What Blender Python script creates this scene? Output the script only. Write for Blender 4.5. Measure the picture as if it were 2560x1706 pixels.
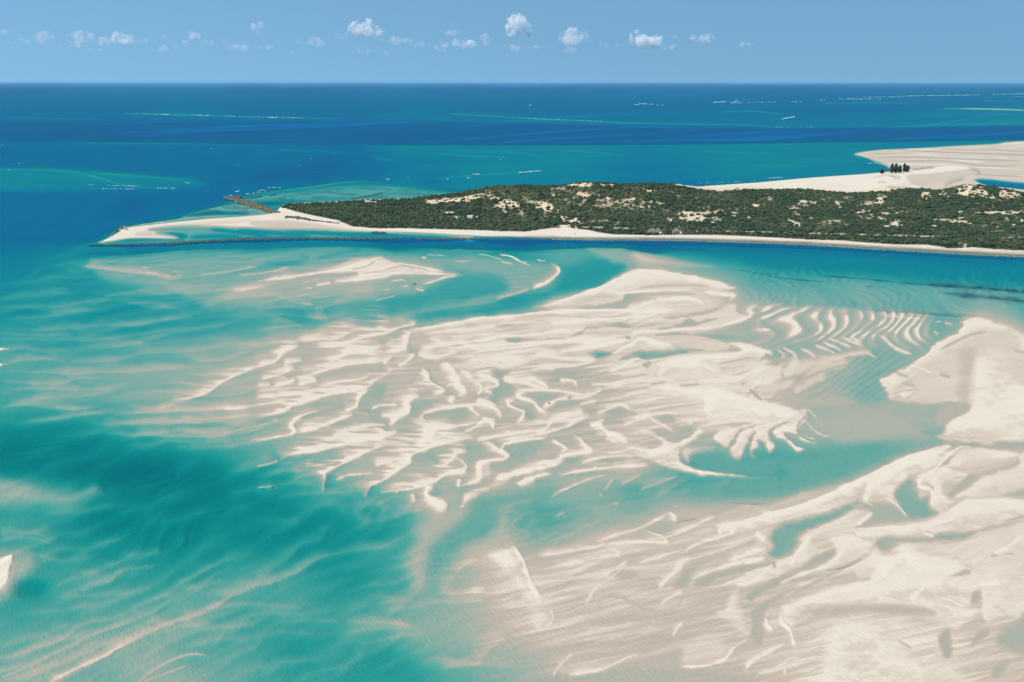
import bpy, bmesh, math, random
import numpy as np
from mathutils import Vector, Matrix
for o in list(bpy.data.objects): bpy.data.objects.remove(o, do_unlink=True)
scene = bpy.context.scene
# ---------------------------------------------------------------- camera, sky, sun, exposure
CAM_H, FPX, HOR = 300.0, 2512.0, 204.7            # metres up, focal length and horizon row in photo pixels (2560 x 1706)
PITCH = math.atan((853.0-HOR)/FPX)
cam_data = bpy.data.cameras.new("camera"); cam = bpy.data.objects.new("camera", cam_data); scene.collection.objects.link(cam)
cam.location = (0, 0, CAM_H); cam.rotation_euler = (math.pi/2-PITCH, 0, 0)
cam_data.sensor_width = 36; cam_data.lens = FPX/2560*36; cam_data.clip_start = 5; cam_data.clip_end = 3.0e6
scene.camera = cam
scene.render.resolution_x, scene.render.resolution_y = 1024, 682
SUN_EL, SUN_AZ = 48.0, -125.0                      # degrees; azimuth clockwise from the view direction (+Y)
world = bpy.data.worlds.new("World"); scene.world = world; world.use_nodes = True
wn = world.node_tree; bgn = wn.nodes['Background']
sky = wn.nodes.new('ShaderNodeTexSky'); sky.sky_type = 'NISHITA'; sky.sun_disc = False
sky.sun_elevation = math.radians(SUN_EL); sky.sun_rotation = math.radians(-SUN_AZ); sky.altitude = 300
sky.air_density = 1.0; sky.dust_density = 0.3; sky.ozone_density = 1.0
# clear tropical air: the band above the horizon is read from a little higher up, past the dusty yellow layer
tcn = wn.nodes.new('ShaderNodeTexCoord'); mpn = wn.nodes.new('ShaderNodeMapping'); mpn.inputs['Location'].default_value = (0, 0, .21); mpn.inputs['Scale'].default_value = (1, 1, .45)
wn.links.new(tcn.outputs['Generated'], mpn.inputs[0]); wn.links.new(mpn.outputs[0], sky.inputs[0])
tint = wn.nodes.new('ShaderNodeMix'); tint.data_type = 'RGBA'; tint.blend_type = 'MULTIPLY'; tint.inputs[0].default_value = 1; tint.inputs[7].default_value = (.745, 1.01, 1.04, 1)
wn.links.new(sky.outputs[0], tint.inputs[6]); wn.links.new(tint.outputs[2], bgn.inputs[0]); bgn.inputs[1].default_value = 0.10
sd = bpy.data.lights.new("sun", 'SUN'); sd.energy = 3.8; sd.angle = math.radians(.53); sd.color = (1, .94, .85)
sun = bpy.data.objects.new("sun", sd); scene.collection.objects.link(sun)
a, e = math.radians(SUN_AZ), math.radians(SUN_EL)
sun.rotation_euler = Vector((math.sin(a)*math.cos(e), math.cos(a)*math.cos(e), math.sin(e))).to_track_quat('Z', 'Y').to_euler()
scene.view_settings.view_transform = 'Standard'; scene.view_settings.look = 'None'
scene.view_settings.exposure = 0.3; scene.view_settings.gamma = 1.0
scene.cycles.max_bounces = 8; scene.cycles.diffuse_bounces = 2; scene.cycles.glossy_bounces = 2
scene.cycles.transparent_max_bounces = 12; scene.cycles.volume_bounces = 6; scene.cycles.volume_max_steps = 256
CP, SP = math.cos(PITCH), math.sin(PITCH)
def ground(px, py, z=0.0):
    """the ground point (at height z) surveyed at photo pixel px, py"""
    u = px-1280.0; v = 853.0-py; F = CP*FPX+SP*v; Z = -SP*FPX+CP*v; t = (CAM_H-z)/(-Z)
    return u*t, F*t
def project(X, Y, Z):
    dz = Z-CAM_H; d = Y*CP-dz*SP; v = Y*SP+dz*CP
    return 1280+X/d*FPX, 853-v/d*FPX
def tag(o, label=None, cat=None, group=None, kind=None):
    if label: o['label'] = label
    if cat: o['category'] = cat
    if group: o['group'] = group
    if kind: o['kind'] = kind
    return o
def new_mesh(name, verts, faces, mat=None, smooth=False, parent=None, link=True):
    me = bpy.data.meshes.new(name)
    V = np.asarray(verts, np.float32)
    if isinstance(faces, np.ndarray):
        n, k = faces.shape; me.vertices.add(len(V)); me.vertices.foreach_set('co', V.ravel())
        me.loops.add(n*k); me.loops.foreach_set('vertex_index', faces.astype(np.int32).ravel())
        me.polygons.add(n); me.polygons.foreach_set('loop_start', np.arange(0, n*k, k, dtype=np.int32)); me.polygons.foreach_set('loop_total', np.full(n, k, np.int32))
        if smooth: me.polygons.foreach_set('use_smooth', np.ones(n, bool))
        me.update(calc_edges=True); me.validate()
    else:
        me.from_pydata([tuple(map(float, v)) for v in V], [], faces); me.update()
        if smooth: me.polygons.foreach_set('use_smooth', np.ones(len(me.polygons), bool))
    if mat: me.materials.append(mat)
    o = bpy.data.objects.new(name, me)
    if link: scene.collection.objects.link(o)
    if parent: o.parent = parent
    return o
def attr(o, name, vals):
    at = o.data.attributes.new(name, 'FLOAT', 'POINT'); at.data.foreach_set('value', np.asarray(vals, np.float32).ravel())
class NT:
    """small helper for node materials"""
    def __init__(s, name):
        s.m = bpy.data.materials.new(name); s.m.use_nodes = True; s.t = s.m.node_tree; s.t.nodes.clear()
        s.out = s.t.nodes.new('ShaderNodeOutputMaterial')
    def n(s, typ, **kw):
        nd = s.t.nodes.new('ShaderNode'+typ)
        for k, v in kw.items():
            if k.startswith('i_'): 
                key = k[2:]; key = int(key) if key.isdigit() else key.replace('_', ' '); sock = nd.inputs[key]
                if isinstance(v, bpy.types.NodeSocket): s.t.links.new(v, sock)
                else: sock.default_value = v
            else: setattr(nd, k, v)
        return nd
    def math(s, op, a, b=None, clamp=False):
        nd = s.t.nodes.new('ShaderNodeMath'); nd.operation = op; nd.use_clamp = clamp
        for i, v in enumerate((a, b)):
            if v is None: continue
            if isinstance(v, bpy.types.NodeSocket): s.t.links.new(v, nd.inputs[i])
            else: nd.inputs[i].default_value = v
        return nd.outputs[0]
    def mix(s, f, a, b, mode='MIX'):
        nd = s.t.nodes.new('ShaderNodeMix'); nd.data_type = 'RGBA'; nd.blend_type = mode
        for k, v in ((0, f), (6, a), (7, b)):
            if isinstance(v, bpy.types.NodeSocket): s.t.links.new(v, nd.inputs[k])
            else: nd.inputs[k].default_value = v if k == 0 else (*v, 1) if len(v) == 3 else v
        return nd.outputs[2]
    def ramp(s, f, stops):
        nd = s.t.nodes.new('ShaderNodeValToRGB'); s.t.links.new(f, nd.inputs[0]); cr = nd.color_ramp
        while len(cr.elements) < len(stops): cr.elements.new(.5)
        for e_, (p, c) in zip(cr.elements, stops): e_.position = p; e_.color = (*c, 1)
        return nd.outputs[0]
    def at(s, name): return s.n('Attribute', attribute_name=name).outputs['Fac']
    def surf(s, sh): s.t.links.new(sh, s.out.inputs['Surface']); return s.m
# ---------------------------------------------------------------- survey chart of the lagoon
# The shoals are surveyed as crest lines and patches with a "tone" t (a stretched depth scale:
# >0 stands dry, 0 is the waterline, below 0 ever deeper); the chart is laid on the real ground.
CX0, CX1, CY0, CY1 = -560.0, 3120.0, 205.8, 2010.0
SX, SY = 2.5, 2.0
gx = np.arange(CX0, CX1 + .1, SX); gy = np.concatenate([np.arange(CY0, 650, 1.), np.arange(650.8, CY1 + .1, SY)])
NX, NY = len(gx), len(gy)
PX, PY = np.meshgrid(gx, gy); PXf, PYf = PX.astype(np.float32), PY.astype(np.float32)
_rng = np.random.default_rng(7)
def vnoise(x, y, seed=0):
    r = np.random.default_rng(seed); T = r.random((256, 256)).astype(np.float32)
    xi = np.floor(x).astype(np.int64); yi = np.floor(y).astype(np.int64)
    fx = x - xi; fy = y - yi; fx = fx*fx*fx*(fx*(fx*6-15)+10); fy = fy*fy*fy*(fy*(fy*6-15)+10)
    a = T[yi & 255, xi & 255]; b = T[yi & 255, (xi+1) & 255]; c = T[(yi+1) & 255, xi & 255]; d = T[(yi+1) & 255, (xi+1) & 255]
    return (a*(1-fx)+b*fx)*(1-fy) + (c*(1-fx)+d*fx)*fy
def fbm(x, y, seed=0, n=4, g=.5):
    s = 0; a = 1; t = 0
    for k in range(n):
        s = s + a*vnoise(x*2**k + 17*k, y*2**k + 31*k, seed+k); t += a; a *= g
    return s/t
def ss(a, b, x):
    t = np.clip((x-a)/(b-a), 0, 1); return t*t*(3-2*t)
TILES = {'A':(0,600,.2975),'B':(640,600,.2975),'C':(1240,600,.2975),'D':(1860,600,.2975),
 'E':(0,1000,.2975),'F':(640,1000,.2975),'G':(1240,1000,.2975),'H':(1860,1000,.2975),
 'I':(0,1300,.3655),'J':(850,1300,.3655),'K':(1700,1300,.3655),'L':(0,0,.544),'M':(1280,0,.544),
 'N':(200,440,.34),'O':(900,420,.3612),'P':(1700,330,.3655),'Z':(0,0,1.088),'S':(540,470,.102),'T':(220,550,.085)}
def pts_of(tile, s):
    ox, oy, k = TILES[tile]
    return np.array([[ox+float(a)*k, oy+float(b)*k] for a, b in (q.split(',') for q in s.split())])
def smooth(p, closed=False, step=8.0):
    n = len(p); out = []
    if n < 3 and not closed: 
        m = max(2, int(np.hypot(*(p[-1]-p[0]))/step)); return p[0]+(p[-1]-p[0])*np.linspace(0, 1, m)[:, None]
    rng = range(n if closed else n-1)
    for i in rng:
        if closed: p0, p1, p2, p3 = p[(i-1) % n], p[i], p[(i+1) % n], p[(i+2) % n]
        else: p0, p1, p2, p3 = p[max(i-1, 0)], p[i], p[i+1], p[min(i+2, n-1)]
        m = max(1, int(np.hypot(*(p2-p1))/step))
        for j in range(m):
            t = j/m
            out.append(.5*((2*p1)+(-p0+p2)*t+(2*p0-5*p1+4*p2-p3)*t*t+(-p0+3*p1-3*p2+p3)*t**3))
    if not closed: out.append(p[-1])
    return np.array(out)
def window(p, pad):
    x0, y0 = p.min(0)-pad; x1, y1 = p.max(0)+pad
    i0 = max(0, int((x0-CX0)/SX)); i1 = min(NX, int((x1-CX0)/SX)+2); j0 = max(0, int(np.searchsorted(gy, y0))-1); j1 = min(NY, int(np.searchsorted(gy, y1))+2)
    return (slice(j0, j1), slice(i0, i1)) if i1 > i0 and j1 > j0 else None
def blur_(A, n):
    for _ in range(n):
        A = np.pad(A, ((1, 1), (1, 1)), 'edge'); A = (A[1:-1, 1:-1]*2+A[:-2, 1:-1]+A[2:, 1:-1]+A[1:-1, :-2]+A[1:-1, 2:])/6
    return A
def line_dist(p, X, Y):
    best = np.full(X.shape, 1e9, np.float32); sgn = np.ones(X.shape, np.float32); par = np.zeros(X.shape, np.float32)
    n = len(p)-1
    for k in range(n):
        ax, ay = p[k]; dx, dy = p[k+1]-p[k]; L2 = dx*dx+dy*dy+1e-9
        t = np.clip(((X-ax)*dx+(Y-ay)*dy)/L2, 0, 1)
        qx = X-ax-t*dx; qy = Y-ay-t*dy; d = qx*qx+qy*qy
        m = d < best
        best = np.where(m, d, best); sgn = np.where(m, np.sign(dx*qy-dy*qx), sgn); par = np.where(m, (k+t)/n, par)
    return np.sqrt(best), sgn, par
STREAK = fbm((PX+.25*PY)/70., PY/5.5-PX/160., 41, 3)
EDGE = fbm(PX/24.+PY/60., PY/11.-PX/50., 51, 4)-.5
WID = fbm(PX/55., PY/22., 53, 2)-.5
def ridge(t, tile, T, wu, wd, s, mode='R', taper=.18, streak=.0):
    """a crest line: wu / wd = how far it reaches to the left-hand (upper) and right-hand (lower) side"""
    if mode == 'A': wd = wd*1.25+.5
    p = smooth(pts_of(tile, s)); w = window(p, max(wu*(2.1+2.4*(streak > 0)) if T < .75 else wu*6, wd*2.4)+3)
    if w is None: return
    X, Y = PXf[w], PYf[w]; d, sg, u = line_dist(p, X, Y)
    tp = np.clip(np.minimum(u, 1-u)/taper, 0, 1)**.6 if taper > 0 else 1.
    WU = wu*(.35+.65*tp) if taper > 0 else wu
    if streak > 0: WU = WU*np.clip(1+streak*(STREAK[w]-.5)*4.2, .15, 2.2)
    rh = d/np.maximum(wu*1.12, 1.)
    W = np.where(sg > 0, wd*1.15*(.5+.5*tp), WU*1.12)
    if T > .3: W = W*np.clip(1+2.2*WID[w], .45, 1.7); d = np.maximum(d+EDGE[w]*np.minimum(W, 8)*.9*(mode == 'R'), 0)
    r = d/np.maximum(W, .4)
    f = np.where(sg > 0, 1-ss(.35, 1., r), np.exp(-(r*1.25)**2))
    f = f*(tp if taper > 0 else 1.)
    if mode == 'R':
        if T >= .75 and max(wu, wd) >= 3:
            h = np.where(sg > 0, 1-ss(.7, 2.0, r), .5*np.exp(-np.minimum(r, rh*1.6)**2*.38)+.5*np.exp(-(rh*.34)**2))*(tp if taper > 0 else 1.)
            t[w] = t[w]+(.42-t[w])*np.where(.42 > t[w], h*.8, 0)
        t[w] = t[w]+(T-t[w])*np.where(T > t[w], f, 0)
    elif mode == 'V': t[w] = t[w]+(T-t[w])*np.where(T < t[w], f, 0)
    else: t[w] = t[w]+T*f
def poly(t, tile, T, so, si, s, mode='R', rough=0., cap=1., straight=False, shade=False):
    """a patch: soft over so px outside its outline and si px inside it"""
    p = pts_of(tile, s); p = smooth(p, True) if not straight else p
    w = window(p, so*1.3+abs(rough)*6+2)
    if w is None: return
    X, Y = PXf[w], PYf[w]; q = np.vstack([p, p[:1]])
    ins = np.zeros(X.shape, bool)
    for k in range(len(q)-1):
        x1, y1 = q[k]; x2, y2 = q[k+1]
        if y1 == y2: continue
        c = ((y1 > Y) != (y2 > Y)) & (X < (x2-x1)*(Y-y1)/(y2-y1)+x1); ins ^= c
    d, _, _ = line_dist(q, X, Y); d = np.where(ins, d, -d)
    if rough == 0 and PY[w].mean() > 640: rough = 1.3
    if rough: d = d+rough*EDGE[w]*7
    f = ss(-so, si, d)*cap
    if shade and T >= .8:                    # relief shading put into the wetness tone: upper-left rims whiter, backs damper
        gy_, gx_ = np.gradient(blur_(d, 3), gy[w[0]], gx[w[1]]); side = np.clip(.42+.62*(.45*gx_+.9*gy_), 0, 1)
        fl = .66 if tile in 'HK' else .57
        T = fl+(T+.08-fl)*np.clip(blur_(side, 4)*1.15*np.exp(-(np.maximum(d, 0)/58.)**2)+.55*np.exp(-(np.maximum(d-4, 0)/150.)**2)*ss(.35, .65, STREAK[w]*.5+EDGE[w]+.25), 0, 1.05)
    if mode == 'R': t[w] = t[w]+(T-t[w])*f
    elif mode == 'H': t[w] = t[w]+(T-t[w])*np.where(T > t[w], f, 0)
    elif mode == 'L': t[w] = t[w]+(T-t[w])*np.where(T < t[w], f, 0)
    else: t[w] = t[w]+T*f
def rbf(points, sx=1., sy=1., step=16):
    P = np.array(points, float); x = P[:, 0]*sx; y = P[:, 1]*sy; v = P[:, 2]
    def ph(d2): return .5*d2*np.log(d2+1e-9)
    D = (x[:, None]-x)**2+(y[:, None]-y)**2
    n = len(v); A = np.zeros((n+3, n+3)); A[:n, :n] = ph(D)+np.eye(n)*2.; A[:n, n] = 1; A[:n, n+1] = x; A[:n, n+2] = y
    A[n:, :n] = A[:n, n:].T
    w = np.linalg.solve(A, np.r_[v, 0, 0, 0])
    cx = np.arange(CX0, CX1+step*2, step); cy = np.arange(CY0, CY1+step, step/2)
    G = np.zeros((len(cy), len(cx)))
    for j, yy in enumerate(cy):
        X = np.clip(cx, -60, 2620)*sx; Y = min(yy, 1760)*sy
        d2 = (X[:, None]-x)**2+(Y-y)**2
        G[j] = ph(d2)@w[:n]+w[n]+w[n+1]*X+w[n+2]*Y
    fx = (gx-CX0)/step; ix = np.minimum(fx.astype(int), len(cx)-2); fx = fx-ix
    fy = (gy-CY0)/(step/2); iy = np.minimum(fy.astype(int), len(cy)-2); fy = fy-iy
    R = G[iy]*(1-fy[:, None])+G[iy+1]*fy[:, None]
    return R[:, ix]*(1-fx)+R[:, ix+1]*fx
def aniso(th, Lu, Lv, warp, seed, n=3):
    """dune-like streaks: crests run along th (degrees, rising to the right), asymmetric across"""
    c, s = math.cos(math.radians(th)), math.sin(math.radians(th))
    U = PX*c-PY*s; V = PX*s+PY*c
    V = V+warp*(fbm(U/(Lu*.8), V/(Lv*5), seed+50, 3)-.5)*2
    q = fbm(U/Lu, V/Lv, seed, n)
    return q
TH = np.array([-9,-8,-7,-6,-5,-4,-3,-2,-1,0,.3,.6,1,1.5,2.2]); HH = np.array([-24,-15,-9.5,-6.1,-3.9,-2.35,-1.35,-.7,-.28,0,.06,.16,.42,.85,1.6])
def depth_of(t): return np.interp(t, TH, HH)

def dunes(th, lam, warp, seed, skew=2.2, Lw=None):
    """parallel sand waves: slow rise, steep lee on the lower side, crests wandering and fading"""
    c, s = math.cos(math.radians(th)), math.sin(math.radians(th)); U = PX*c-PY*s; V = PX*s+PY*c; Lw = Lw or lam*9
    ph = V/lam+warp*(fbm(U/Lw, V/(lam*3.2), seed, 3)-.5)+.35*(fbm(U/(Lw*.22), V/(lam*1.2), seed+9, 2)-.5)
    f = ph-np.floor(ph); prof = np.where(f < .86, (f/.86)**skew, 1-(f-.86)/.14)
    amp = ss(.36, .62, fbm(U/(Lw*.9), V/(lam*2.2), seed+21, 2))
    return (prof-.35)*amp
# ---------------------------------------------------------------- chart data
BASE = """190: 0,-8 600,-8 1200,-8 1800,-8 2353,-8
230: 0,-7.2 600,-7 1200,-7 1800,-7 2353,-6.6
255: 0,-6.6 400,-6 1200,-6.1 1800,-6.2 2353,-5.6
345: 0,-7.2 300,-7 600,-6.2 900,-5.3 1200,-5.1 1600,-5.1 2000,-5.1 2353,-5
380: 0,-6.6 300,-6.8 500,-7 700,-7.2 900,-5.8 1100,-5 1300,-4.9 1600,-5.2 1950,-5
410: 0,-6 250,-6 450,-6.4 560,-7 720,-7.4 850,-6.2 1000,-5.6 1300,-5.3 1700,-5.3
430: 0,-6.3 300,-6.5 430,-7 600,-7 720,-5.5 850,-4.6 1100,-5
450: 0,-6.8 300,-7.2 500,-7.3 600,-5 750,-4 900,-4.3
480: 0,-7 250,-7 450,-6.8 560,-5
500: 0,-6.8 200,-6.8 400,-6
530: 0,-6.6 150,-6.5
560: 0,-6.5 150,-6.2 300,-5.8 600,-6 900,-6.6 1200,-7.2 1500,-7.2 1800,-7 2353,-6.8
578: 600,-5.4 900,-5 1200,-5.8 1500,-6 1700,-6.2 2000,-6.2 2353,-6.4
590: 0,-6 150,-5 300,-4.4 600,-3.4 900,-3 1100,-3.4 1300,-3 1500,-2 1700,-5 2000,-5.4 2353,-6.2
620: 0,-5.8 200,-4.4 400,-3 600,-3 1050,-3 1200,-3 1350,-3.8 1450,-2.5 1550,-.8 1650,-2.5 1800,-3.8 2000,-4 2200,-4.8 2353,-5.6
650: 0,-5.6 200,-4.8 400,-3.2 600,-2.5 800,-2 1000,-2.2 1200,-2.8 1330,-4 1750,-3 2000,-2.8 2200,-3 2353,-3.4
690: 0,-5 200,-4.8 400,-4 600,-3.2 800,-3 900,-3.6 1000,-3.8 1100,-3.5 1200,-3.9 1300,-.5 1500,.3 1650,.2 1750,-1.6 1900,-2.2 2100,-2.4 2353,-3
730: 0,-5 300,-4.8 500,-4.4 700,-4 850,-3.8 1000,-2.8 1100,-1.2 1250,.3 1500,.3 1750,-.6 1900,-2 2100,-2.6 2200,-2 2353,-2
760: 0,-4.4 300,-4.2 500,-3.6 650,-3 800,-1.6 950,-.3 1100,.4 1400,.2 1700,-.8 2000,-2 2150,-2.2 2300,1
800: 0,-3.6 200,-3.8 400,-3.2 550,-2.4 700,-.8 850,0 1000,.2 1300,.1 1600,.2 1800,-1.4 2000,-1.8 2080,-1.8
840: 0,-3.2 200,-3.1 400,-2.4 600,-1 800,-.1 1000,.25 1400,.3 1700,.3 1850,-.8 1950,-1
880: 0,-3.8 200,-3.2 400,-2.1 600,-.7 800,-.2 1000,.15 1200,.05 1500,.3 1800,-.3 1950,-1.4 2020,-1.8
920: 0,-4 150,-3.8 300,-2.7 450,-1.8 600,-.9 800,-.6 1000,-.1 1100,.05 1200,-.2 1350,-.1 1500,.25 1700,.3 1880,-.6 2000,-.8 2100,-.6
960: 0,-4.6 150,-4.6 300,-3.2 450,-2.1 650,-1.2 800,-.8 1000,-.5 1100,.05 1250,-.2 1400,.05 1600,.25 1750,-.2 1900,-.6 2000,-.9 2100,-1.2
1000: 0,-5.4 150,-5.2 300,-4.2 400,-2.8 600,-1.6 800,-.9 950,-.5 1100,-.1 1300,-.1 1500,.15 1650,-.2 1850,-1 1950,-1.2 2050,-2 2120,-2.4
1040: 0,-5.8 150,-5.8 300,-5.4 420,-4.6 520,-3.4 650,-1.8 800,-1.1 950,-.6 1100,-.4 1300,-.3 1450,.2 1600,-2 1750,-2.8 1900,-2.6 2000,-2.8 2100,-1
1080: 0,-5.2 100,-5 200,-5.6 350,-5.8 480,-5 600,-3.6 720,-2.3 850,-.9 1000,-.4 1150,-.2 1300,-.4 1450,0 1650,-2.6 1850,-3 2000,-1
1120: 0,-2.5 60,-3 150,-4 300,-5.4 450,-5.3 600,-4.4 720,-3.1 830,-2.2 950,-1.5 1150,-.3 1300,-1.2 1450,-2.3 1600,-3 1800,-2.2
1150: 0,-3.4 100,-4 250,-5.2 400,-5.2 550,-4.8 700,-4.2 850,-3.1 950,-2.4 1030,-1.4 1150,-2.2 1250,-2.4 1400,-1.7 1550,-1.6 1700,-.8 1900,.6
1190: 0,-3.4 150,-4 300,-5 450,-5.1 600,-4.7 700,-4.7 850,-3.7 950,-3 1020,-1.2 1150,-1.8 1200,-2.5 1350,-1.5 1450,-1.1 1600,.2 1800,.4 2000,.5
1240: 0,-3.4 100,-3.6 300,-4.3 450,-4.4 600,-4.4 750,-4.4 850,-3.6 950,-2.8 1050,-1 1150,-.6 1230,-1.8 1330,-.7 1420,.2 1600,.3 1800,.3
1290: 60,-3 150,-3.6 300,-3.6 450,-4 600,-3.5 750,-4 850,-3.6 950,-2.6 1050,-1.2 1130,.1 1300,.3 1500,.35 1800,.3
1340: 60,-3.8 200,-3.1 400,-3.6 500,-3.1 650,-3.2 750,-3.9 850,-4 950,-2.8 1050,-1.2 1130,.1 1300,.35 1600,.35 1900,.4 2300,.5
1400: 0,-3.4 150,-3 300,-2.7 450,-2.4 600,-3.4 750,-3.7 850,-3.1 950,-2.2 1050,-1.2 1150,0 1300,.4 1500,.35 1700,.3 2000,.5 2300,.5
1450: 0,-2.7 150,-2.3 300,-1.9 450,-2.5 600,-3.5 700,-3.8 850,-2.9 950,-2 1100,-.8 1200,.15 1400,.35 1700,.35 2000,.8 2300,.4
1500: 0,-2.3 150,-1.6 300,-1.3 450,-2.7 600,-3.5 700,-4 800,-3.4 900,-3.8 1000,-2.4 1150,-1 1250,-.2 1400,.2 1700,.3 2000,.9 2300,.4
1560: 0,-1.6 100,-1 250,-2 400,-1.3 550,-2.7 700,-3.6 850,-4 1000,-3.2 1150,-1.7 1250,-.8 1350,0 1500,-.1 1700,.1 2000,.9 2300,.4"""
bp = []
for row in BASE.split('\n'):
    y, r = row.split(':')
    for q in r.split():
        a, b = q.split(','); bp.append((float(a)*1.088, float(y)*1.088, float(b)))
tone = rbf(bp, 1., 1.5)
tone = np.clip(tone, -8.6, 1.2)
rowy = PY/1.088; colx = PX/1.088
# far sea, reef bands
poly(tone, 'Z', -7.7, 2, 3, "-600,276 0,278 400,276 800,277 1200,282 1500,288 1800,293 2100,291 2353,288 3000,284 3000,318 2353,320 2000,324 1800,326 1400,330 1000,331 700,329 300,325 0,322 -600,320", straight=True)
poly(tone, 'Z', -4.9, 7, 12, "-600,376 0,380 150,383 300,392 420,402 485,416 470,428 380,434 200,438 0,440 -600,442")
for a, T, w1, w2, s in (('Z',-3.5,2.5,2,"90,386 170,394 240,412 300,426 420,433"),('Z',-3.6,2,2,"180,392 300,403 400,410 450,415"),('Z',-3.9,2,1.5,"0,386 90,390 200,402"),('L',-4.4,1.6,1.3,"0,540 300,545 500,549 "),
  ('L',-3.4,1.8,1.2,"560,520 900,530 1200,538 1600,544"),('L',-3.4,2,1.2,"2050,522 2353,538"),('M',-3.2,1.6,1.3,"-120,530 0,540 250,553 500,563 800,569 1200,573"),('M',-4.2,1.5,1.5,"1700,590 1900,575 2353,565"),
  ('L',-4.8,4,2,"250,650 500,655 900,660 1250,664"),('L',-4.2,2.2,2,"1250,683 1450,690 1600,700"),('L',-4.1,3,2,"1700,715 1800,738"),('L',-3.9,3,2,"2000,700 2150,716 2353,720"),('M',-4.1,2,2,"200,690 350,697 500,712"),('M',-3.9,2.5,2,"850,690 1050,700 1200,705"),
  ('M',-4.2,3,2,"-300,690 0,700 150,720 "),('M',-4.4,2,2,"1150,680 1300,684 1420,686"),('M',-4.2,2.,2,"950,735 1300,728 1500,735"),('M',-4.4,3,2,"1100,760 1400,765 "),
  ('M',-3.2,2.2,1.6,"2353,505 2200,500 1950,497"),('M',.3,1.3,1.1,"2420,509 2353,507 2200,502 2050,499"),('M',-4.6,2,2,"1400,475 1700,472 1900,480"),('M',-3.4,1.3,1.2,"2150,462 2353,468"),('M',-4,1.6,1.2,"1500,455 1800,442 2150,437"),('M',-2.6,1.5,1.2,"2200,437 2353,430 2500,428"),('M',-1.,1.2,1,"2280,445 2500,443"),
  ('M',-4.4,2,2,"1800,590 2000,560 2200,530 2353,525"),('M',-4.6,3,2,"950,515 1100,512 1250,525"),('Z',-4,3,2,"1000,408 1150,398 1240,394")):
    ridge(tone, a, T, w1, w2, s)
# reef flat north of the rocks
poly(tone, 'N', -3.2, 8, 14, "1080,175 1250,135 1500,105 1800,66 2100,50 2500,80 2900,130 2900,210 2300,210 1700,190 1200,200")
ridge(tone, 'N', -2., 2.5, 2, "1250,130 1500,100 1700,75 1950,40 2200,28", 'R')
poly(tone, 'N', -2.2, 8, 8, "760,300 900,240 1150,200 1380,260 1300,292")
poly(tone, 'N', -4.6, 4, 6, "760,285 1000,250 1250,275 1000,296")
# near shelf along the island, lagoon and spit
Q = TILES['Q'] = (0, 0, 1.)
ISLAND = "1190,300 1280,380 700,470 703,514 744,506 829,504 914,499 1050,494 1203,484 1400,474 1600,470 1700,468.5 1883,456 2029,443 2139,436 2223,428 2240,420 2400,405 3200,380 3200,690 2560,640.5 2431,634 2212,622 2029,611 1883,605 1700,599.5 1500,598 1380,596.5 1300,594 1203,592 1040,583 900,578 700,560 640,544 690,530"
ISLAND = ISLAND[len("1190,300 1280,380 700,470 "):]
poly(tone, 'Q', 1.3, 1.2, 3, ISLAND, straight=True)
poly(tone, 'P', .45, 3, 4, "1190,152 1290,128 1600,110 1900,92 2150,80 2353,60 3300,30 3300,420 1400,420 1440,262 1420,240 1370,215 1280,180")
for T, w1, w2, s in ((-.9,1.3,1.3,"1350,185 1500,172 1900,185 2353,200"),(-.9,1.6,1.4,"1500,125 1800,140 2100,150 2353,160 2700,170"),(-.6,1.3,1.3,"1700,110 1950,125 2200,120"),(-.6,1.5,1.5,"1450,205 1800,200 2100,235 2353,225"),
  (-.3,1.2,1.2,"1300,150 1500,150 1800,165"),(-1.2,3,2.5,"1990,255 2050,275 2030,300"),(-.5,1.5,1.5,"2100,120 2353,135"),(-.3,1.5,1.5,"2000,290 2200,300 2353,310")):
    ridge(tone, 'P', T, w1, w2, s, 'V')
for T, w1, w2, s in ((1.1,1.5,1.5,"1280,135 1500,118 1700,120 1900,105"),(1.1,1.8,1.5,"1330,165 1600,155 1900,170 2353,180"),(1.1,1.6,1.5,"1500,190 1800,190 2100,210"),(1.1,2,1.5,"2100,95 2353,75 2700,65"),(1.,2,2,"2000,240 2200,250 2353,260"),(1.,2,2,"1420,215 1600,222 1850,225")):
    ridge(tone, 'P', T, w1, w2, s)
poly(tone, 'P', 1.4, 1.5, 4, "-100,385 0,382 500,350 900,315 1200,293 1400,285 1550,265 1800,235 1930,232 1985,250 1900,265 1700,290 1560,300 1580,350 1650,390 1400,420 1150,435 0,450")
poly(tone, 'P', -6, 2, 5, "2010,328 2050,320 2150,325 2353,345 2700,350 2700,420 2353,400 2200,380 2080,360")
poly(tone, 'N', 1.1, 2.5, 4, "140,492 240,437 290,400 340,377 600,344 900,313 1200,293 1400,276 1480,262 1600,300 1800,330 2000,370 2200,400 2500,420 2900,440 2900,470 2300,425 2000,410 1600,405 1200,400 800,410 560,420 740,455 700,464 400,462 250,482")
poly(tone, 'N', .4, 4, 6, "1250,330 1500,325 1700,345 1950,385 2150,408 1700,400 1400,385 1250,365")
poly(tone, 'N', .45, 5, 5, "400,430 480,395 900,345 1250,325 1200,345 900,365 600,385 500,440", cap=.8)
poly(tone, 'N', -2.7, 4, 9, "500,392 620,372 800,363 1100,372 1450,386 1800,394 2100,418 2500,428 2940,442 2940,462 2400,455 1800,450 1300,455 1000,470 700,490 560,497 200,500 130,498 200,485 400,466 740,462 780,440 700,420 560,412")
poly(tone, 'N', .3, 3, 4, "400,440 560,412 700,432 740,452 600,455", cap=.7)
for s in ("950,390 1150,410 1400,440","1150,392 1400,415 1700,440","800,450 1000,440 1200,445","1500,400 1900,425 2300,440 2800,450"): ridge(tone, 'N', -4.6, 6, 4, s, 'V')
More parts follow.
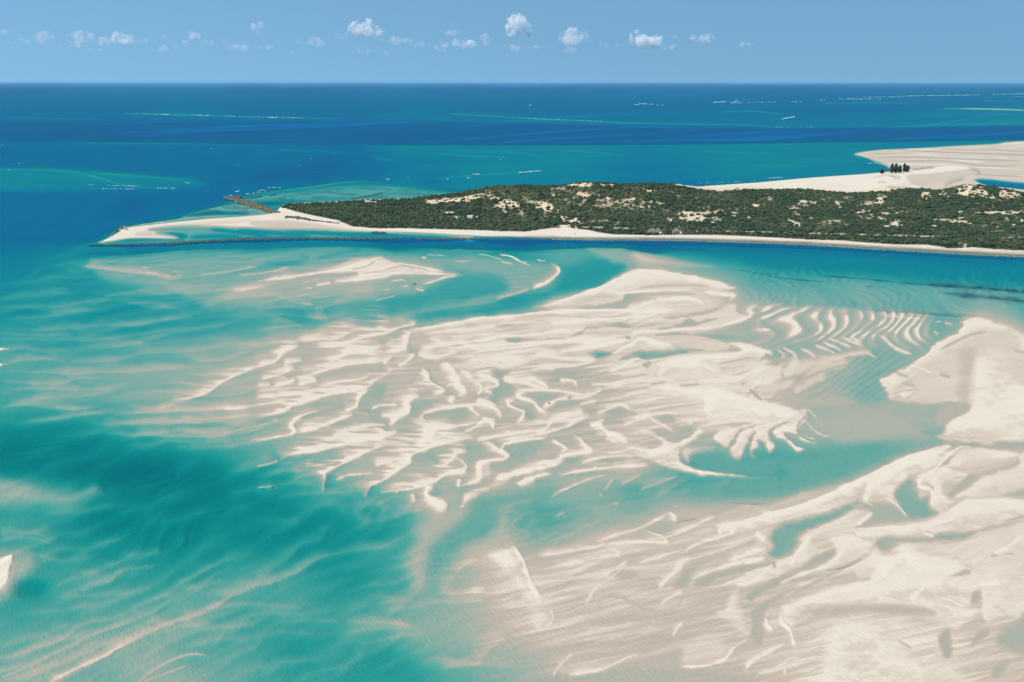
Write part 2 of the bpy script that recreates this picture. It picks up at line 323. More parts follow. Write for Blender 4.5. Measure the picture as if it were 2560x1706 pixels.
ridge(tone, 'N', -1.2, 5, 3, "90,498 180,450 270,395 400,365 650,330 900,302 1200,282")
poly(tone, 'N', -5.9, 2, 3, "-200,540 60,512 300,512 600,504 900,490 1200,470 1500,464 2000,467 2353,467 2353,505 1800,512 1300,520 800,535 400,560 100,560", mode='L')
poly(tone, 'Q', -6.9, 1.5, 3, "900,602 1100,600 1300,600 1500,601 1700,603 1883,609 2029,615 2212,626 2431,638 2560,645 3200,695 3200,712 2560,668 2300,650 2100,636 1900,628 1700,618 1500,616 1300,620 1100,616 900,606", mode='L')
# shelf right of the channel
poly(tone, 'D', -5.4, 22, 30, "-300,30 2353,150 3300,230 3300,400 2353,395 1800,355 1300,325 900,285 500,262 200,225 -100,120 -300,60", cap=.9)
# shoals in the upper middle
poly(tone, 'B', -1.5, 6, 18, "-1400,140 -1000,110 -500,70 0,55 700,45 1000,55 1250,90 1400,130 1750,292 1550,325 1400,440 1100,495 900,520 600,545 200,570 0,590 -400,580 -700,450 -1300,330", cap=.55)
poly(tone, 'B', -2.5, 12, 20, "1250,100 1700,85 2300,75 2900,60 3150,120 2700,170 2350,160 2050,110 1700,105 1400,120", cap=.7)
poly(tone, 'B', -1.3, 5, 30, "0,300 300,220 800,160 1200,160 1700,292 1550,325 1400,440 1100,492 900,520 500,545 200,565 0,590 -250,560 -300,420", cap=.8)
poly(tone, 'B', -1.7, 5, 22, "1200,150 1390,110 2050,118 2350,155 2480,185 2550,240 2510,330 2300,430 1950,510 1750,540 1400,590 1250,620 1450,560 1900,470 2100,400 2000,320 1750,290 1500,220", cap=.85)
poly(tone, 'B', -3.5, 5, 25, "920,540 1100,500 1400,440 1440,390 1620,318 1760,296 2050,330 2100,400 1800,480 1500,560 1250,610 1000,600")
poly(tone, 'B', -4.1, 4, 25, "1180,655 1300,625 1550,590 1800,553 2100,495 2353,418 2500,350 2570,260 2560,200 3117,180 3077,290 2867,380 2317,560 2017,640 1850,655 1500,680 1250,685")
ridge(tone, 'B', 1.1, 24, 3, "1170,655 1400,600 1800,545 2100,483 2353,400", 'A', taper=.3)
for s in ("350,100 430,150 300,190 70,200","500,170 650,120 900,80","0,230 150,200 400,190"): ridge(tone, 'B', -.8, 7, 5, s, 'A')
# generic submerged dune crests: feather on the upper side, sharp on the lower side
for tl, A, w1, w2, ss_ in (
 ('A',1.0,16,3,["0,660 250,650 480,630 700,575 1000,530","0,745 300,752 600,740 900,715 1200,700 1450,660 1700,610 1950,590","0,830 400,835 800,828 1100,800","600,922 900,900 1100,870 1250,835 1400,790 1600,750 1900,700 2100,640",
   "0,930 200,905 350,932 600,925","450,1022 700,1022 1000,997 1200,950 1500,932 1900,890 2200,840 2353,800","0,1062 150,1012 350,997 550,1020","0,1102 400,1112 800,1112 1200,1100 1500,1075 1800,1060",
   "1450,1012 1560,965 1700,1012 1900,1000 2100,935 2353,860","0,1190 300,1202 520,1195 650,1162 850,1160","0,1285 300,1242 600,1255 850,1252 1100,1222","250,1342 500,1312 800,1300 1000,1255","0,1402 250,1380 400,1410 650,1417 850,1392",
   "1000,1462 1500,1432 2000,1412 2353,1352","200,1522 500,1492 750,1462 900,1450","850,1540 1300,1530 1800,1500 2353,1450","0,492 300,462 600,432","750,440 1000,458 1400,442 1700,432 2353,395","0,572 200,560 500,592 750,582","700,515 1000,505 1300,560 1600,540","1700,590 1780,530 2000,482 2353,455",
   "1900,445 2100,405 2353,345","560,190 800,232 1050,268 1300,292 1450,322","520,150 560,110 800,60 1100,90","0,790 300,800 600,790","1300,1430 1600,1330"]),
 ('B',.9,16,3,["140,455 330,520 490,545","0,770 200,735 400,715","350,820 500,800 700,760","400,710 300,690 130,640","600,690 580,640 400,590","860,650 700,680 500,740","580,590 500,560","0,350 200,330 350,310","780,480 830,430 1000,420"]),
 ('E',1.0,17,5,["0,60 300,20 600,70 850,55","150,195 350,160 600,125 800,102 1000,85","650,150 900,192 1400,188 1900,162 2353,112","950,112 1500,92 2100,62 2353,22","1450,402 1900,382 2353,312",
   "620,690 780,605 1000,485 1150,410 1400,345","1480,630 1560,560 1700,492","1900,605 2353,512","1900,775 2200,732","2150,795 2353,722","0,1105 200,1105 500,1175","0,1185 200,1152 500,1205","380,1252 700,1242 950,1182 1150,1102","1190,1070 1300,992 1450,962",
   "230,1262 400,1322 600,1332 800,1272","700,1562 900,1502 1060,1422 1150,1397 1300,1390","1000,1292 1200,1282 1400,1267","450,1560 900,1400 1100,1340","1330,1070 1600,960 1900,920 2150,850","0,480 300,440 600,380","350,550 700,470 1000,390","780,780 1000,740 1300,650 1500,610","800,900 1200,900 1400,820 1700,740","350,950 700,920 1000,850"]),
 ('E',1.5,18,4,["700,312 850,272 1100,282 1500,302 1800,292 2150,222 2353,167"]),
 ('I',.8,15,4,["0,975 200,902 400,822 600,772","0,1080 200,1002 400,902 700,755 900,692 1100,592 1250,512 1400,432 1500,352 1700,302","60,1111 300,1022 600,902 900,762","1300,1111 1500,1005 1600,930 1750,860 1800,790 1950,762 2200,782 2353,742","1000,930 1200,812 1400,742 1600,722 1750,722",
   "1280,890 1400,832 1600,812 1750,860","1400,602 1700,572 2000,582 2200,560","1640,702 1750,642 2000,632 2353,602","1850,722 2000,682 2353,700","1780,1111 1900,1000 1950,962 2200,952 2353,882","400,502 600,462 750,412 850,342 950,322 1100,302","350,522 700,512 900,492 1050,432",
   "1200,420 1500,300 1750,200","1050,780 1250,720 1450,700","0,860 250,790 500,690","100,650 500,600 800,540","1550,1111 1700,1020 1850,970","2000,1111 2150,1040 2353,1000","900,580 1100,520 1350,450 1600,400"]),
 ('I',1.7,20,4,["340,1111 500,1030 700,942 850,850 1000,772 1200,692 1400,632 1550,542 1700,462 1900,402 2050,342 2150,272 2260,222 2353,215"]),
 ('F',1.0,20,3,["0,1015 200,1000 400,950 480,930 520,892 700,880 730,942 800,930","40,1132 250,1052 430,1000 470,950","350,1222 400,1202 560,1142 600,1062 680,1040","0,1500 150,1402 300,1302 350,1222 420,1110","200,1542 400,1402 500,1352 620,1302 800,1262 1200,1215",
   "860,992 900,902 1040,872 1052,950 1000,1000","1180,1002 1230,942 1420,922","1010,862 1180,802","900,1052 930,1012 980,1005","0,730 300,700 500,700","0,640 250,600 500,590","300,680 400,630 560,620","0,830 200,800 700,780 900,830"]),
 ('J',.8,22,2.5,["700,502 760,422 850,312 950,272","300,692 400,602 520,502 570,422 600,302","0,640 150,592 300,560 450,540","20,702 300,692 500,720","0,1040 120,932 200,880","400,1111 500,1042 850,992 1200,990","0,780 250,740 500,720","100,860 400,800 600,770","400,620 700,560 1000,555","700,500 850,500 1000,490","950,980 1050,860 1150,820","500,1040 700,1000 1000,980"]),
 ('G',.8,12,3,["1340,820 1500,722 1640,642","1600,790 1620,740 1700,692","1830,800 1880,722 1990,662","300,800 290,840 180,860 70,930","80,930 220,960 140,1040 300,1130","0,910 200,960","1210,760 1400,685 1540,632","1050,712 1150,665 1230,622"])):
    for s in ss_: ridge(tone, tl, A, w1, w2, s, 'A', taper=.25)
# ---- procedural shoal texture, by area (streaks and dune crests between the surveyed lines)
def area(x0, x1, y0, y1, f=60):
    return ss(x0-f, x0+f, PX)*(1-ss(x1-f, x1+f, PX))*ss(y0-f*.7, y0+f*.7, PY)*(1-ss(y1-f*.7, y1+f*.7, PY))
sub = ss(.2, -1.2, -tone*-1)  # 1 under water
uw = 1-ss(-1.5, .1, tone)
n1 = aniso(7, 260, 17, 20, 11); n2 = aniso(27, 210, 16, 16, 12); n3 = aniso(5, 95, 5.2, 5, 13); n4 = aniso(12, 120, 6.5, 7, 14); n5 = aniso(-38, 90, 13, 14, 15)
def saw(q): return 1-np.abs(2*((q*3.2) % 1.)-1)
tone += (n1-.5)*1.5*area(-700, 900, 690, 1100)*uw + (n1-.5)*1.1*area(-700, 1100, 610, 700, 30)*uw
tone += (n2-.5)*1.1*area(-700, 1150, 1130, 2100)*uw
tone += (n3-.5)*1.25*area(650, 1950, 800, 1240)*(1-ss(.8, 1.1, tone))
tone += (n4-.5)*1.0*area(1150, 2600, 1260, 2100)*(1-ss(.7, 1.1, tone)*.7)
tone += (n5-.5)*1.0*area(1900, 2700, 690, 790, 25)*uw
tone += (aniso(8, 150, 24, 30, 16)-.5)*1.2*area(850, 1900, 1230, 1420, 40)*uw
tone += (aniso(3, 600, 9, 8, 17)-.5)*1.1*(1-ss(330, 420, PY)) + (aniso(4, 260, 10, 9, 18)-.5)*.9*(ss(330, 420, PY)*(1-ss(560, 620, PY)))*uw
RIDGES = []
def RR(tile, rows): RIDGES.append((tile, rows))
def RR_now(tile, rows):
    for r in rows.strip().split('\n'):
        h, s = r.split(':'); v = [float(q) for q in h.split()]
        ridge(tone, tile, v[0], v[1], v[2], s.strip(), 'R' if len(v) < 5 else ('V' if v[4] < 0 else 'R'), streak=v[3] if len(v) > 3 else 0)
def PP(tile, rows):
    for r in rows.strip().split('\n'):
        h, s = r.split(':'); v = [float(q) for q in h.split()]
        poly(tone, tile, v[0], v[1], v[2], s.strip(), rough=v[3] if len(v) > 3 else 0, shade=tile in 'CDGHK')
# --- first shoal island and the ring shoal
PP('B', """.75 3 10 .3: 430,292 520,250 650,218 800,152 900,140 1080,140 1200,190 1400,225 1530,245 1600,275 1740,293 1500,298 1300,302 1100,312 950,332 880,357 780,350 650,350 720,325 850,290 650,292""")
RR('B', """.15 3 3 0 -1: 500,268 700,228 900,160
.15 3 3 0 -1: 800,250 950,215 1020,150
.2 2.5 2.5 0 -1: 900,290 1100,245 1280,220
.2 3 2.5 0 -1: 1300,270 1310,240 1350,235
1.2 3 3: 540,275 750,235 900,215 1000,160 1080,145
1.2 3 3: 880,270 1100,235 1200,200 1500,250 1600,275
1.1 2.5 2: 700,318 900,295 1150,285 1400,285 1745,294
.9 4 2: 130,342 300,312 480,287 700,262
1 4 2.5: 650,352 850,342 950,330 1150,300
.8 2.5 1.5: 380,372 480,342 550,320
1 3.5 2: 500,387 640,362
.9 2.5 1.5: 380,412 490,402
1 3.5 1.5: 1400,377 1500,350 1600,317 1700,303
1 3 2: 1340,412 1420,432
.9 2.5 2: 1230,397 1290,385
.6 1.5 1.5: 1080,422 1130,414
.7 1.5 1.2: 1130,350 1230,335 1270,345
.8 2 1.5: 800,368 860,370
.6 2 1.5: 0,352 100,335 200,320
.5 2 1.2: 110,275 200,250 280,228
.9 2.2 1.8: 1390,148 1440,150
.9 2 1.5: 1430,122 1590,132
.8 2.5 2: 1660,165 1720,182 1820,172
1 2.2 2: 1850,118 1950,132 2070,165
1.1 2.5 2.5: 2040,122 2150,142 2240,190 2320,218
.2 2 1.5: 380,530 490,545
.3 2.5 1.5: 1000,510 1100,487 1180,468
.5 1.5 1.5: 2050,180 2170,205""")
RR('C', """1.1 2.5 2.5: 20,120 130,138 220,190 300,215
1 2.5 2: 220,190 270,180
.9 2 2: 340,158 380,178 430,175
.2 7 2: 0,495 180,450 300,410
1.15 4.5 2.2: 300,412 400,372 470,330 535,270 525,228 455,188""")
RR('A', """-.4 8 5: 700,218 1000,252 1300,287 1440,322 1530,295 1490,245
.5 2 1.5: 1160,270 1280,278 1340,290
.5 1.8 1.5: 1390,298 1440,305
.2 1.2 1.2: 1200,228 1240,235
.6 1.5 1.5: 1460,265 1500,268
-.3 4 2: 1650,302 1900,270 2150,230 2170,250
.4 1.5 1.2: 2080,225 2130,228
.2 3 2: 2000,300 2200,280 2353,250
1 3 1.5: 2220,345 2353,318
1 10 2.2 .8: 1450,1345 1600,1332 1750,1285 1900,1182 2100,1095 2250,1030 2353,985
.7 3 2: 2200,1175 2353,1135
.8 5 2 .5: 2160,1222 2280,1218
.7 4 2 .5: 2150,1330 2353,1325
.8 3 2: 2200,1390 2353,1362
.3 4 3: 2130,1240 2353,1238""")
PP('A', """1.3 2 3: -80,908 0,904 85,912 20,928 -80,930
1.1 2 3: -80,1046 0,1040 55,1042 10,1062 -80,1066""")
PP('I', """-1 25 20: -150,215 60,215 150,220 230,260 200,350 130,400 60,500 0,540 -150,560
-.2 5 8: -150,250 0,250 100,240 110,320 80,430 20,500 -150,520
1.6 2 4: -150,268 0,262 88,242 78,320 62,410 30,460 -150,500
-4.8 14 14: 120,470 200,400 320,430 270,500 170,505""")
PP('E', "-1.3 38 18: -150,690 0,700 150,730 300,770 450,800 650,800 800,735 700,800 550,850 300,830 0,840 -150,840")
RR('I', """.75 5 2.5: 340,1111 500,1030 700,942 850,852
-.2 6 3: 850,852 1000,772 1200,692 1400,632
-.1 7 2.5: 950,1111 1050,1032 1200,952 1330,917 1450,932
.2 3 2: 970,1111 1100,1062 1300,987
-.5 6 3: 0,1080 200,1002 400,902""")
RR('E', """.6 4 2: 2150,222 2353,165
.6 4 2: 2050,60 2353,20
.3 4 2: 2100,340 2353,312""")
# --- the big bars
PP('C', """-1.5 8 14: 760,62 900,55 1080,62 1350,112 1560,168 1850,228 1700,235 1400,240 1200,240 1060,290 1100,220 950,180 800,110
.35 4 22 .6: 1150,85 1300,105 1500,155 1850,228 1600,238 1350,236 1220,242 1140,262 1180,210 1120,150
.85 2.5 9: 310,567 620,482 900,387 1090,302 1200,255 1450,262 1750,312 1960,367 2040,397 1960,435 1700,425 1400,425 1100,455 1080,500 950,552 600,568
.3 4 5: 1060,300 1080,280 1200,240 1380,250 1180,262
.8 3 8 .3: -60,655 300,610 700,587 1050,582 1150,522 1400,490 1580,482 1760,520 1800,552 1700,602 1500,642 1300,692 900,692 700,672 400,702 -60,702
.6 4 8 .4: 1650,690 1780,640 1900,580 1950,535 2030,540 2020,600 2120,640 2080,690 1900,730 1700,740 1450,750 1250,765""")
RR('C', """-.1 4 4 0 -1: 1180,412 1450,382 1800,388
-.1 5 5 0 -1: 1080,510 1250,470 1500,450 1700,460
.2 4 3 0 -1: 750,488 900,470
.1 4 3 0 -1: 400,560 600,562 900,560 1050,530
.1 4 4 0 -1: 150,655 400,630 800,650
1.3 9 4: 1960,392 1700,325 1400,270 1200,265 1050,320 850,410 600,495 400,545
1.2 4 3: 1000,455 1300,430 1650,420
1.2 4 4: 1750,440 2000,470 1950,500
1.3 6 4: 1750,545 1700,510 1580,490 1350,505
1.3 5 4: 1600,570 1300,600 1000,590 700,595 400,612 100,640
1.1 5 4: 1300,640 1000,660 700,680 450,700
-.2 6 5 0 -1: 1400,660 1600,640 1800,600 1900,560
.9 2.5 2 .6: 1500,640 1600,662
.9 2.5 2 .6: 1620,630 1670,665""")
PP('C', """-1.5 4 8: 760,738 900,712 1100,700 1130,732 1000,736 850,742
-1.2 4 6: 110,855 100,832 180,820 300,842 500,822 650,802 720,762 760,742 710,792 560,832 400,847 250,852
-2.1 3 8: 690,985 760,955 850,932 960,942 990,948 900,992 760,992
-2 3 8: 1030,1017 1130,957 1230,925 1400,930 1600,908 1760,925 1560,955 1380,996 1250,1012 1180,992
-1 4 8: 1150,790 1220,762 1330,742 1500,722 1620,660 1700,682 1860,662 1660,732 1450,752 1250,762
-1.4 4 8: 1350,802 1500,780 1750,790 1900,780 2050,830 1900,845 1600,802
-.4 3 5: 1270,1090 1312,1022 1270,1012 1220,1040 1240,1085
.3 3 5 1: 1350,862 1500,802 1700,802 1900,852 1960,912 1800,932 1600,902 1500,882
1.15 3 11 .2: 1330,1062 1350,1012 1500,972 1700,952 1900,937 2050,925 1940,872 2050,850 2200,885 2330,930 2345,970 2250,992 2200,1002 2050,1022 1900,1052 1800,1047 1900,1100 1700,1162 1500,1172 1300,1182 1100,1202 950,1232 800,1232 800,1192 1000,1190 1150,1162 1350,1112
1.15 3 10 .2: 1270,1252 1350,1215 1450,1205 1600,1232 1850,1210 1895,1200 1800,1237 1750,1242 1950,1282 2150,1332 2353,1400 2353,1452 2250,1442 2000,1402 1800,1362 1600,1332 1480,1312 1400,1302 1320,1292
-.9 5 9: 280,1312 450,1292 600,1312 500,1352 400,1372 330,1342
-.8 5 9: 460,1402 620,1352 760,1342 680,1392 600,1432 470,1462
-.9 5 9: 300,1402 355,1502 330,1542 260,1492 250,1402
-.7 5 9: -20,1120 60,1120 160,1220 170,1300 60,1340 -20,1320
-.5 4 8: 900,1440 1060,1400 1200,1470 1080,1500 1000,1490
-.6 4 8: 1320,1480 1480,1470 1500,1540 1400,1560""")
RR('C', """1.1 6 5 .3: -10,817 300,802 500,772 650,760
1.1 7 5 .3: 150,907 350,872 600,852 900,832 1080,802
1.2 7 5: 530,945 700,917 900,882 1100,842 1180,842
.6 5 5: 780,765 1000,745 1080,775
1.2 7 4: 1500,890 1350,862 1220,828 1150,872 1050,922 960,970
1.1 4 4: 1230,762 1350,772 1600,752 1850,732 2000,692 2100,662 2155,620 2120,602 2165,560 2245,572
1.1 4 3: 1145,800 1200,772 1380,765
.9 9 6 .5: 250,1000 400,960 600,1000 850,1010
.9 7 4 .5: 300,1090 500,1070 700,1050 850,1005
.9 6 4 .4: 20,1010 120,1050 100,1080
.8 6 4 .4: 130,980 240,1030 200,1045
1 8 5 .4: 950,1110 1080,1060 1180,1000 1220,985
.7 6 5: 1040,1140 1200,1120 1250,1090 1200,1060
-.3 2 2 0 -1: 1850,1047 2000,1020 2100,995 2200,990
-1 4 4 0 -1: 2262,965 2300,972
-1.2 3.5 3.5 0 -1: 1092,815 1135,828
.7 6 5: 1750,1132 2000,1112 2200,1062 2330,1012
-.5 3 3 0 -1: 1950,1152 2100,1112 2250,1032
1 7 5: 1700,1182 2000,1172 2200,1102 2353,1042
-.4 3 3 0 -1: 2050,1215 2200,1162 2353,1102
.9 6 5: 2170,1222 2353,1152
-.6 4 4 0 -1: 2130,1250 2180,1300 2240,1352
.9 8 5 .5: 900,1252 1000,1222 1200,1192 1500,1182
-.1 4 3 0 -1: 1540,1228 1720,1215
-.1 4 3 0 -1: 1300,1215 1440,1192
1.1 6 5 .4: 680,1240 670,1200 620,1180 530,1180
1.1 5 4 .3: 440,1250 400,1210 300,1165
1 4 4: 60,1140 200,1190 350,1232 430,1262 600,1262
1 5 3 .4: 150,1275 300,1262 600,1282 760,1302 800,1262
1.15 6 6: 440,1470 370,1430 320,1370 250,1342 190,1312 190,1292 260,1280
1.15 6 6: 170,1550 225,1485 240,1450 110,1392 100,1362 170,1345
1 6 5: 390,1420 450,1380 520,1342 620,1332
.9 7 4 .4: 620,1332 750,1322 900,1250
.9 4 3 .3: 700,1382 850,1352
.95 8 3 .6: 450,1520 600,1470 740,1440
.8 8 3 .6: 300,1542 500,1532 800,1488
1 8 4 .5: 1080,1562 1200,1512 1310,1480
.9 7 3 .5: 850,1462 950,1422 1060,1390 1140,1442
.9 8 3 .5: 800,1566 920,1510
1 6 5: 1530,1560 1600,1530 1660,1530
.8 4 3 .4: 1100,1300 1300,1260""")
# --- comb of ripples on the right
RR('D', """.5 2 2: 1600,690 1660,685
0.74 3.5 3.9: 1150,635 1300,645 1500,668
0.74 4.4 3.9: 590,880 700,922 775,962
0.74 4.4 3.9: 650,852 740,892 830,935
0.74 4.4 3.9: 700,822 850,882 920,915
0.74 4.4 3.9: 820,812 900,852 980,882
0.74 5.3 3.9: 910,822 970,852
0.74 3.5 3.9: 1115,792 1180,822 1250,892 1380,960
0.66 3.5 3.9: 1200,860 1300,920 1420,960
0.47 3.5 3.9: 1600,690 1660,685
0.38 3.5 3.9: 1680,690 1760,715
0.38 3.5 3.9: 1590,765 1640,790
0.66 3.5 3.9: 320,900 420,952 440,1002
0.66 3.5 3.9: 470,902 560,952 610,988
0.47 5.3 5.9: 280,920 335,962 320,1002
0.52 15.9 9.8: 550,1092 700,1012 900,962 1085,935
0.47 14.0 7.8: 500,1182 620,1112 800,1052 900,1000
0.42 14.0 7.8: 410,1282 560,1202 700,1140
0.52 14.0 9.8: 335,1150 430,1102 500,1062 620,1022
0.74 12.3 9.8: 80,1212 200,1182 325,1130
0.74 15.9 9.8: 0,1212 150,1152 300,1072 345,1012
0.66 10.5 9.8: 330,1142 380,1092 420,1042 440,982
0.52 14.0 9.8: 100,1282 300,1232 430,1172
0.74 12.3 7.8: 0,1092 100,1050 220,1005
0.47 5.3 3.9: 1000,935 1060,960 1120,1000
-.4 4 3 0 -1: 480,1190 650,1110 900,1040""")
PP('D', """-.95 16 24: 480,1430 700,1330 900,1280 1050,1385 1300,1380 1700,1400 1700,1600 1300,1560 800,1560 560,1560
-1.9 24 30: 930,1160 1050,1110 1130,1200 1200,1300 1195,1360 1050,1385 950,1350 900,1250
-.35 8 10: 520,1380 700,1300 850,1330 950,1370 700,1400
1 2.5 9: 1800,690 1900,665 2000,660 2150,700 2300,760 2400,800 3000,900 3000,1700 1700,1600 1680,1560 1800,1480 1880,1440 1870,1370 1600,1385 1400,1372 1230,1345 1200,1300 1130,1180 1200,1130 1400,1040 1550,960 1600,870 1650,840 1780,770 1830,710
.52 16 20: 1620,960 1700,900 1900,800 2100,765 2300,820 2353,920 2353,1010 2100,930 1970,980 1940,1050 1890,1330 1700,1330 1500,1360 1250,1330 1290,1200 1400,1100 1500,1010
.12 22 12: 1820,960 1915,940 1925,1050 1890,1200 1878,1370 1810,1330 1830,1150 1840,1030
-.35 6 7: 1690,1385 1880,1372 1900,1430 1760,1500 1660,1560 1600,1500 1650,1430
1.1 5 26: 1940,990 2100,1010 2353,1190 3000,1300 3000,1700 1750,1566 1880,1440 1885,1380 1905,1200""")
RR('D', """-.1 5 4 0 -1: 1640,930 1750,872 1900,802 2050,772
-.05 6 5 0 -1: 1280,1122 1390,1152
-.05 6 5 0 -1: 1640,1125 1745,1162
-.05 6 4 0 -1: 1330,1202 1445,1232
.1 3 2 0 -1: 1230,1310 1350,1270 1480,1255
.05 5 3 0 -1: 2260,930 2400,960
1.2 6 3: 1600,880 1560,955 1420,1035
1.2 4 2: 1390,1045 1480,1080 1580,1125
1 5 3: 1135,1175 1200,1215 
1.2 7 4: 1840,700 1950,668 2100,700""")
PP('D', "1.2 2.5 9: -300,1240 0,1310 300,1380 540,1450 545,1490 470,1530 440,1600 300,1600 100,1550 -300,1500")
# --- right side bars
PP('H', """-2.5 14 30: 600,432 900,402 1250,372 1450,382 1690,362 1500,402 1350,462 1100,572 800,692 500,762 200,832 0,852 -300,822 -500,762 -450,682 0,662 300,642 300,562 0,562 -50,522 200,482
-.6 16 20: 560,180 800,100 1050,50 1250,80 1450,200 1600,330 1300,332 900,352 700,300
1.15 2.5 12: 1720,182 1900,100 2353,-50 3000,-50 3000,380 2353,412 2250,427 2000,382 1750,362 1690,352 1600,297 1660,282
-.6 5 8: 2080,352 2353,340 2700,330 2700,400 2353,408 2250,425 2100,392
.3 4 8: -500,1060 -300,1000 0,882 200,882 500,772 900,692 1100,602 900,722 400,902 0,1002 -300,1052
1.15 2.5 11: -200,1060 0,1005 300,932 600,832 900,692 1100,592 1300,502 1500,422 1730,362 1750,422 1700,502 1560,592 1400,652 1280,762 1250,852 1200,832 1100,802 1060,882 1000,852 1030,742 900,822 700,902 500,962 300,1002 230,1052 0,1112 -200,1150
1 2.5 11: 1740,472 1800,402 1900,382 2100,402 2300,432 2325,482 2250,542 2000,622 1900,642 1850,702 1700,702 1680,762 1730,832 1790,852 1720,902 1650,947 1570,902 1560,802 1580,742 1520,702 1480,762 1468,812 1480,702 1560,612 1700,522
.85 2.5 10: 1780,792 1900,722 1970,662 2100,602 2300,542 2345,432 3000,300 3000,900 2353,822 2000,832 1850,832 1790,852
.95 2.5 10: 1490,1012 1700,932 1850,842 2100,832 2353,832 3000,800 3000,960 2353,982 2150,1052 1950,1102 1700,1112 1590,1132 1500,1102 1300,1152 1200,1132 1000,1172 1100,1232 1000,1202 900,1102 800,1112 1100,1062 1300,1042
.85 2.5 9: 560,1112 700,1062 900,1012 1070,942 1200,942 1000,1022 950,1092 800,1112 600,1172 620,1242 760,1252 600,1302 480,1402 400,1422 300,1502 0,1568 -200,1568 0,1452 200,1372 400,1292 480,1202 460,1162
.85 2.5 9: 700,1172 780,1132 900,1122 1090,1222 1000,1332 750,1402 500,1482 330,1568 200,1568 500,1442 700,1372 780,1292 760,1222
.75 3 12: 1300,1252 1500,1202 1800,1182 2000,1122 2200,1052 2353,1002 3000,900 3000,2000 1990,1566 1900,1402 1700,1302 1500,1282
.9 3 14: 1100,1252 1200,1302 1300,1302 1400,1282 1700,1302 1900,1402 1980,1502 1980,1566 850,1566 1050,1502 1000,1532 850,1452 600,1566 400,1566 700,1452 1000,1332
-1.3 4 9: 1110,1202 1200,1142 1500,1152 1700,1112 1950,1107 1850,1162 1600,1192 1400,1212 1250,1262 1220,1300 1150,1272
-1.9 5 12: 220,1152 300,1052 500,992 700,942 900,862 960,832 990,862 850,962 700,1042 540,1102 460,1162 470,1202 400,1302 260,1332 200,1282 260,1232
-1.7 4 10: 1270,762 1400,662 1470,702 1480,822 1560,792 1570,902 1640,952 1500,1002 1390,1002 1300,882
-.4 4 7: 1700,802 1760,742 1900,622 1960,642 1900,722 1780,792 1740,822
-.7 8 9: 950,902 1100,862 1200,872 1300,902 1390,1002 1100,1052 950,1082 1080,952
-.7 3 7: 480,1402 640,1292 770,1252 772,1292 650,1392 300,1522 200,1522
-.9 2.5 4: 700,1432 850,1402 990,1337 900,1392 780,1432
-.35 5 7: 2180,802 2353,742 2700,720 2700,810 2353,817
.35 6 8: 1700,560 1900,560 2200,500 2300,480 2200,560 1900,620""")
RR('H', """1.45 7 4: 1700,375 1400,475 1100,610 850,735 600,842 300,940 0,1010
1.35 9 5: 1020,850 1050,742 1250,602 1600,452 1715,380
1.3 8 4: 1570,900 1582,762 1480,722 1500,662 1600,592 1780,420 1900,390
.9 2 1.5: 1380,995 1290,882 1170,808
.8 2 2: 1010,850 1090,895
1.2 5 4: 1490,1100 1600,1040 1750,1000 1850,862 2000,850 2353,850
1.2 5 4: 930,1090 1200,1075 1300,1060
.9 2.5 2: 1500,1110 1600,1155
.8 2.5 2: 900,1120 1000,1195 1090,1225
1.25 8 6: 400,1400 440,1310 520,1210 570,1130
1.2 5 4: 950,1060 1040,985 1085,945
1.1 5 4: 300,1540 560,1440 720,1390 830,1280 900,1230
1.3 20 14: 1130,1480 1300,1330 1400,1320 1500,1440
1.2 6 6: 100,1120 150,1160
1.1 5 4 .3: 0,1300 150,1260
1.1 5 4 .3: 0,1380 180,1325
.9 6 5 .3: 60,1520 200,1440 250,1400
.1 3 3 0 -1: 1760,660 1850,645
.2 2 2 0 -1: 1600,292 1800,315 1970,325""")
PP('H', """1 2.5 8: 40,422 60,322 100,272 200,202 400,132 500,62 540,102 470,152 330,212 240,242 220,292 230,332 270,372 250,432 212,457 170,372 130,352 140,402 70,452 120,492 60,462
1.15 2 6: 240,262 330,222 440,202 480,142 520,182 450,232 460,282 560,312 602,332 500,312 450,292 350,292 400,342 450,392 545,412 450,432 400,392 330,342 270,322""")
RR('H', """1 2 2: 740,315 650,292 575,242 540,192 490,150
.9 2 2: 630,370 540,350 480,325 440,295
.4 5 4: 620,160 570,100 520,70
-.6 3 2 0 -1: 210,300 235,250 320,205 390,180
-.6 3 2 0 -1: 440,240 480,180 540,120""")
PP('G', """-2.6 6 18: 1640,472 1720,440 1900,420 1960,472 2050,512 2150,482 2353,482 2353,642 2100,642 1900,592 1750,562 1660,522
1.25 3 8: 780,202 900,172 920,242 1050,272 1110,322 1130,372 1200,382 1300,402 1400,362 1300,302 1190,262 1250,242 1400,312 1500,352 1620,302 1700,242 1755,272 1680,342 1590,392 1550,442 1560,502 1620,552 1800,592 2000,622 2200,652 2353,657 1900,642 1650,632 1450,572 1300,512 1100,432 1000,382 920,332 930,302 850,282
1 2.5 8: 1820,302 1900,252 2100,202 2353,132 2353,162 2150,232 2060,262 1990,352 1940,412 1850,362 1820,332
.95 2.5 8: 1950,432 2000,352 2080,242 2353,182 2353,232 2180,272 2140,342 2110,402 2050,512 1980,472
-.8 4 8: 60,400 100,365 300,345 400,340 350,440 200,455 110,440
-.9 4 8: 100,560 300,540 500,545 600,500 720,460 700,520 560,560 300,590 60,620
-.7 4 8: 820,520 900,490 1050,478 1120,490 950,530
-.5 4 8: 1320,260 1450,250 1500,300 1380,310
-.6 4 8: 1520,220 1660,220 1640,280 1560,280
.4 8 12: 1560,400 1700,380 1850,400 1700,440 1640,470 1620,520 1560,480""")
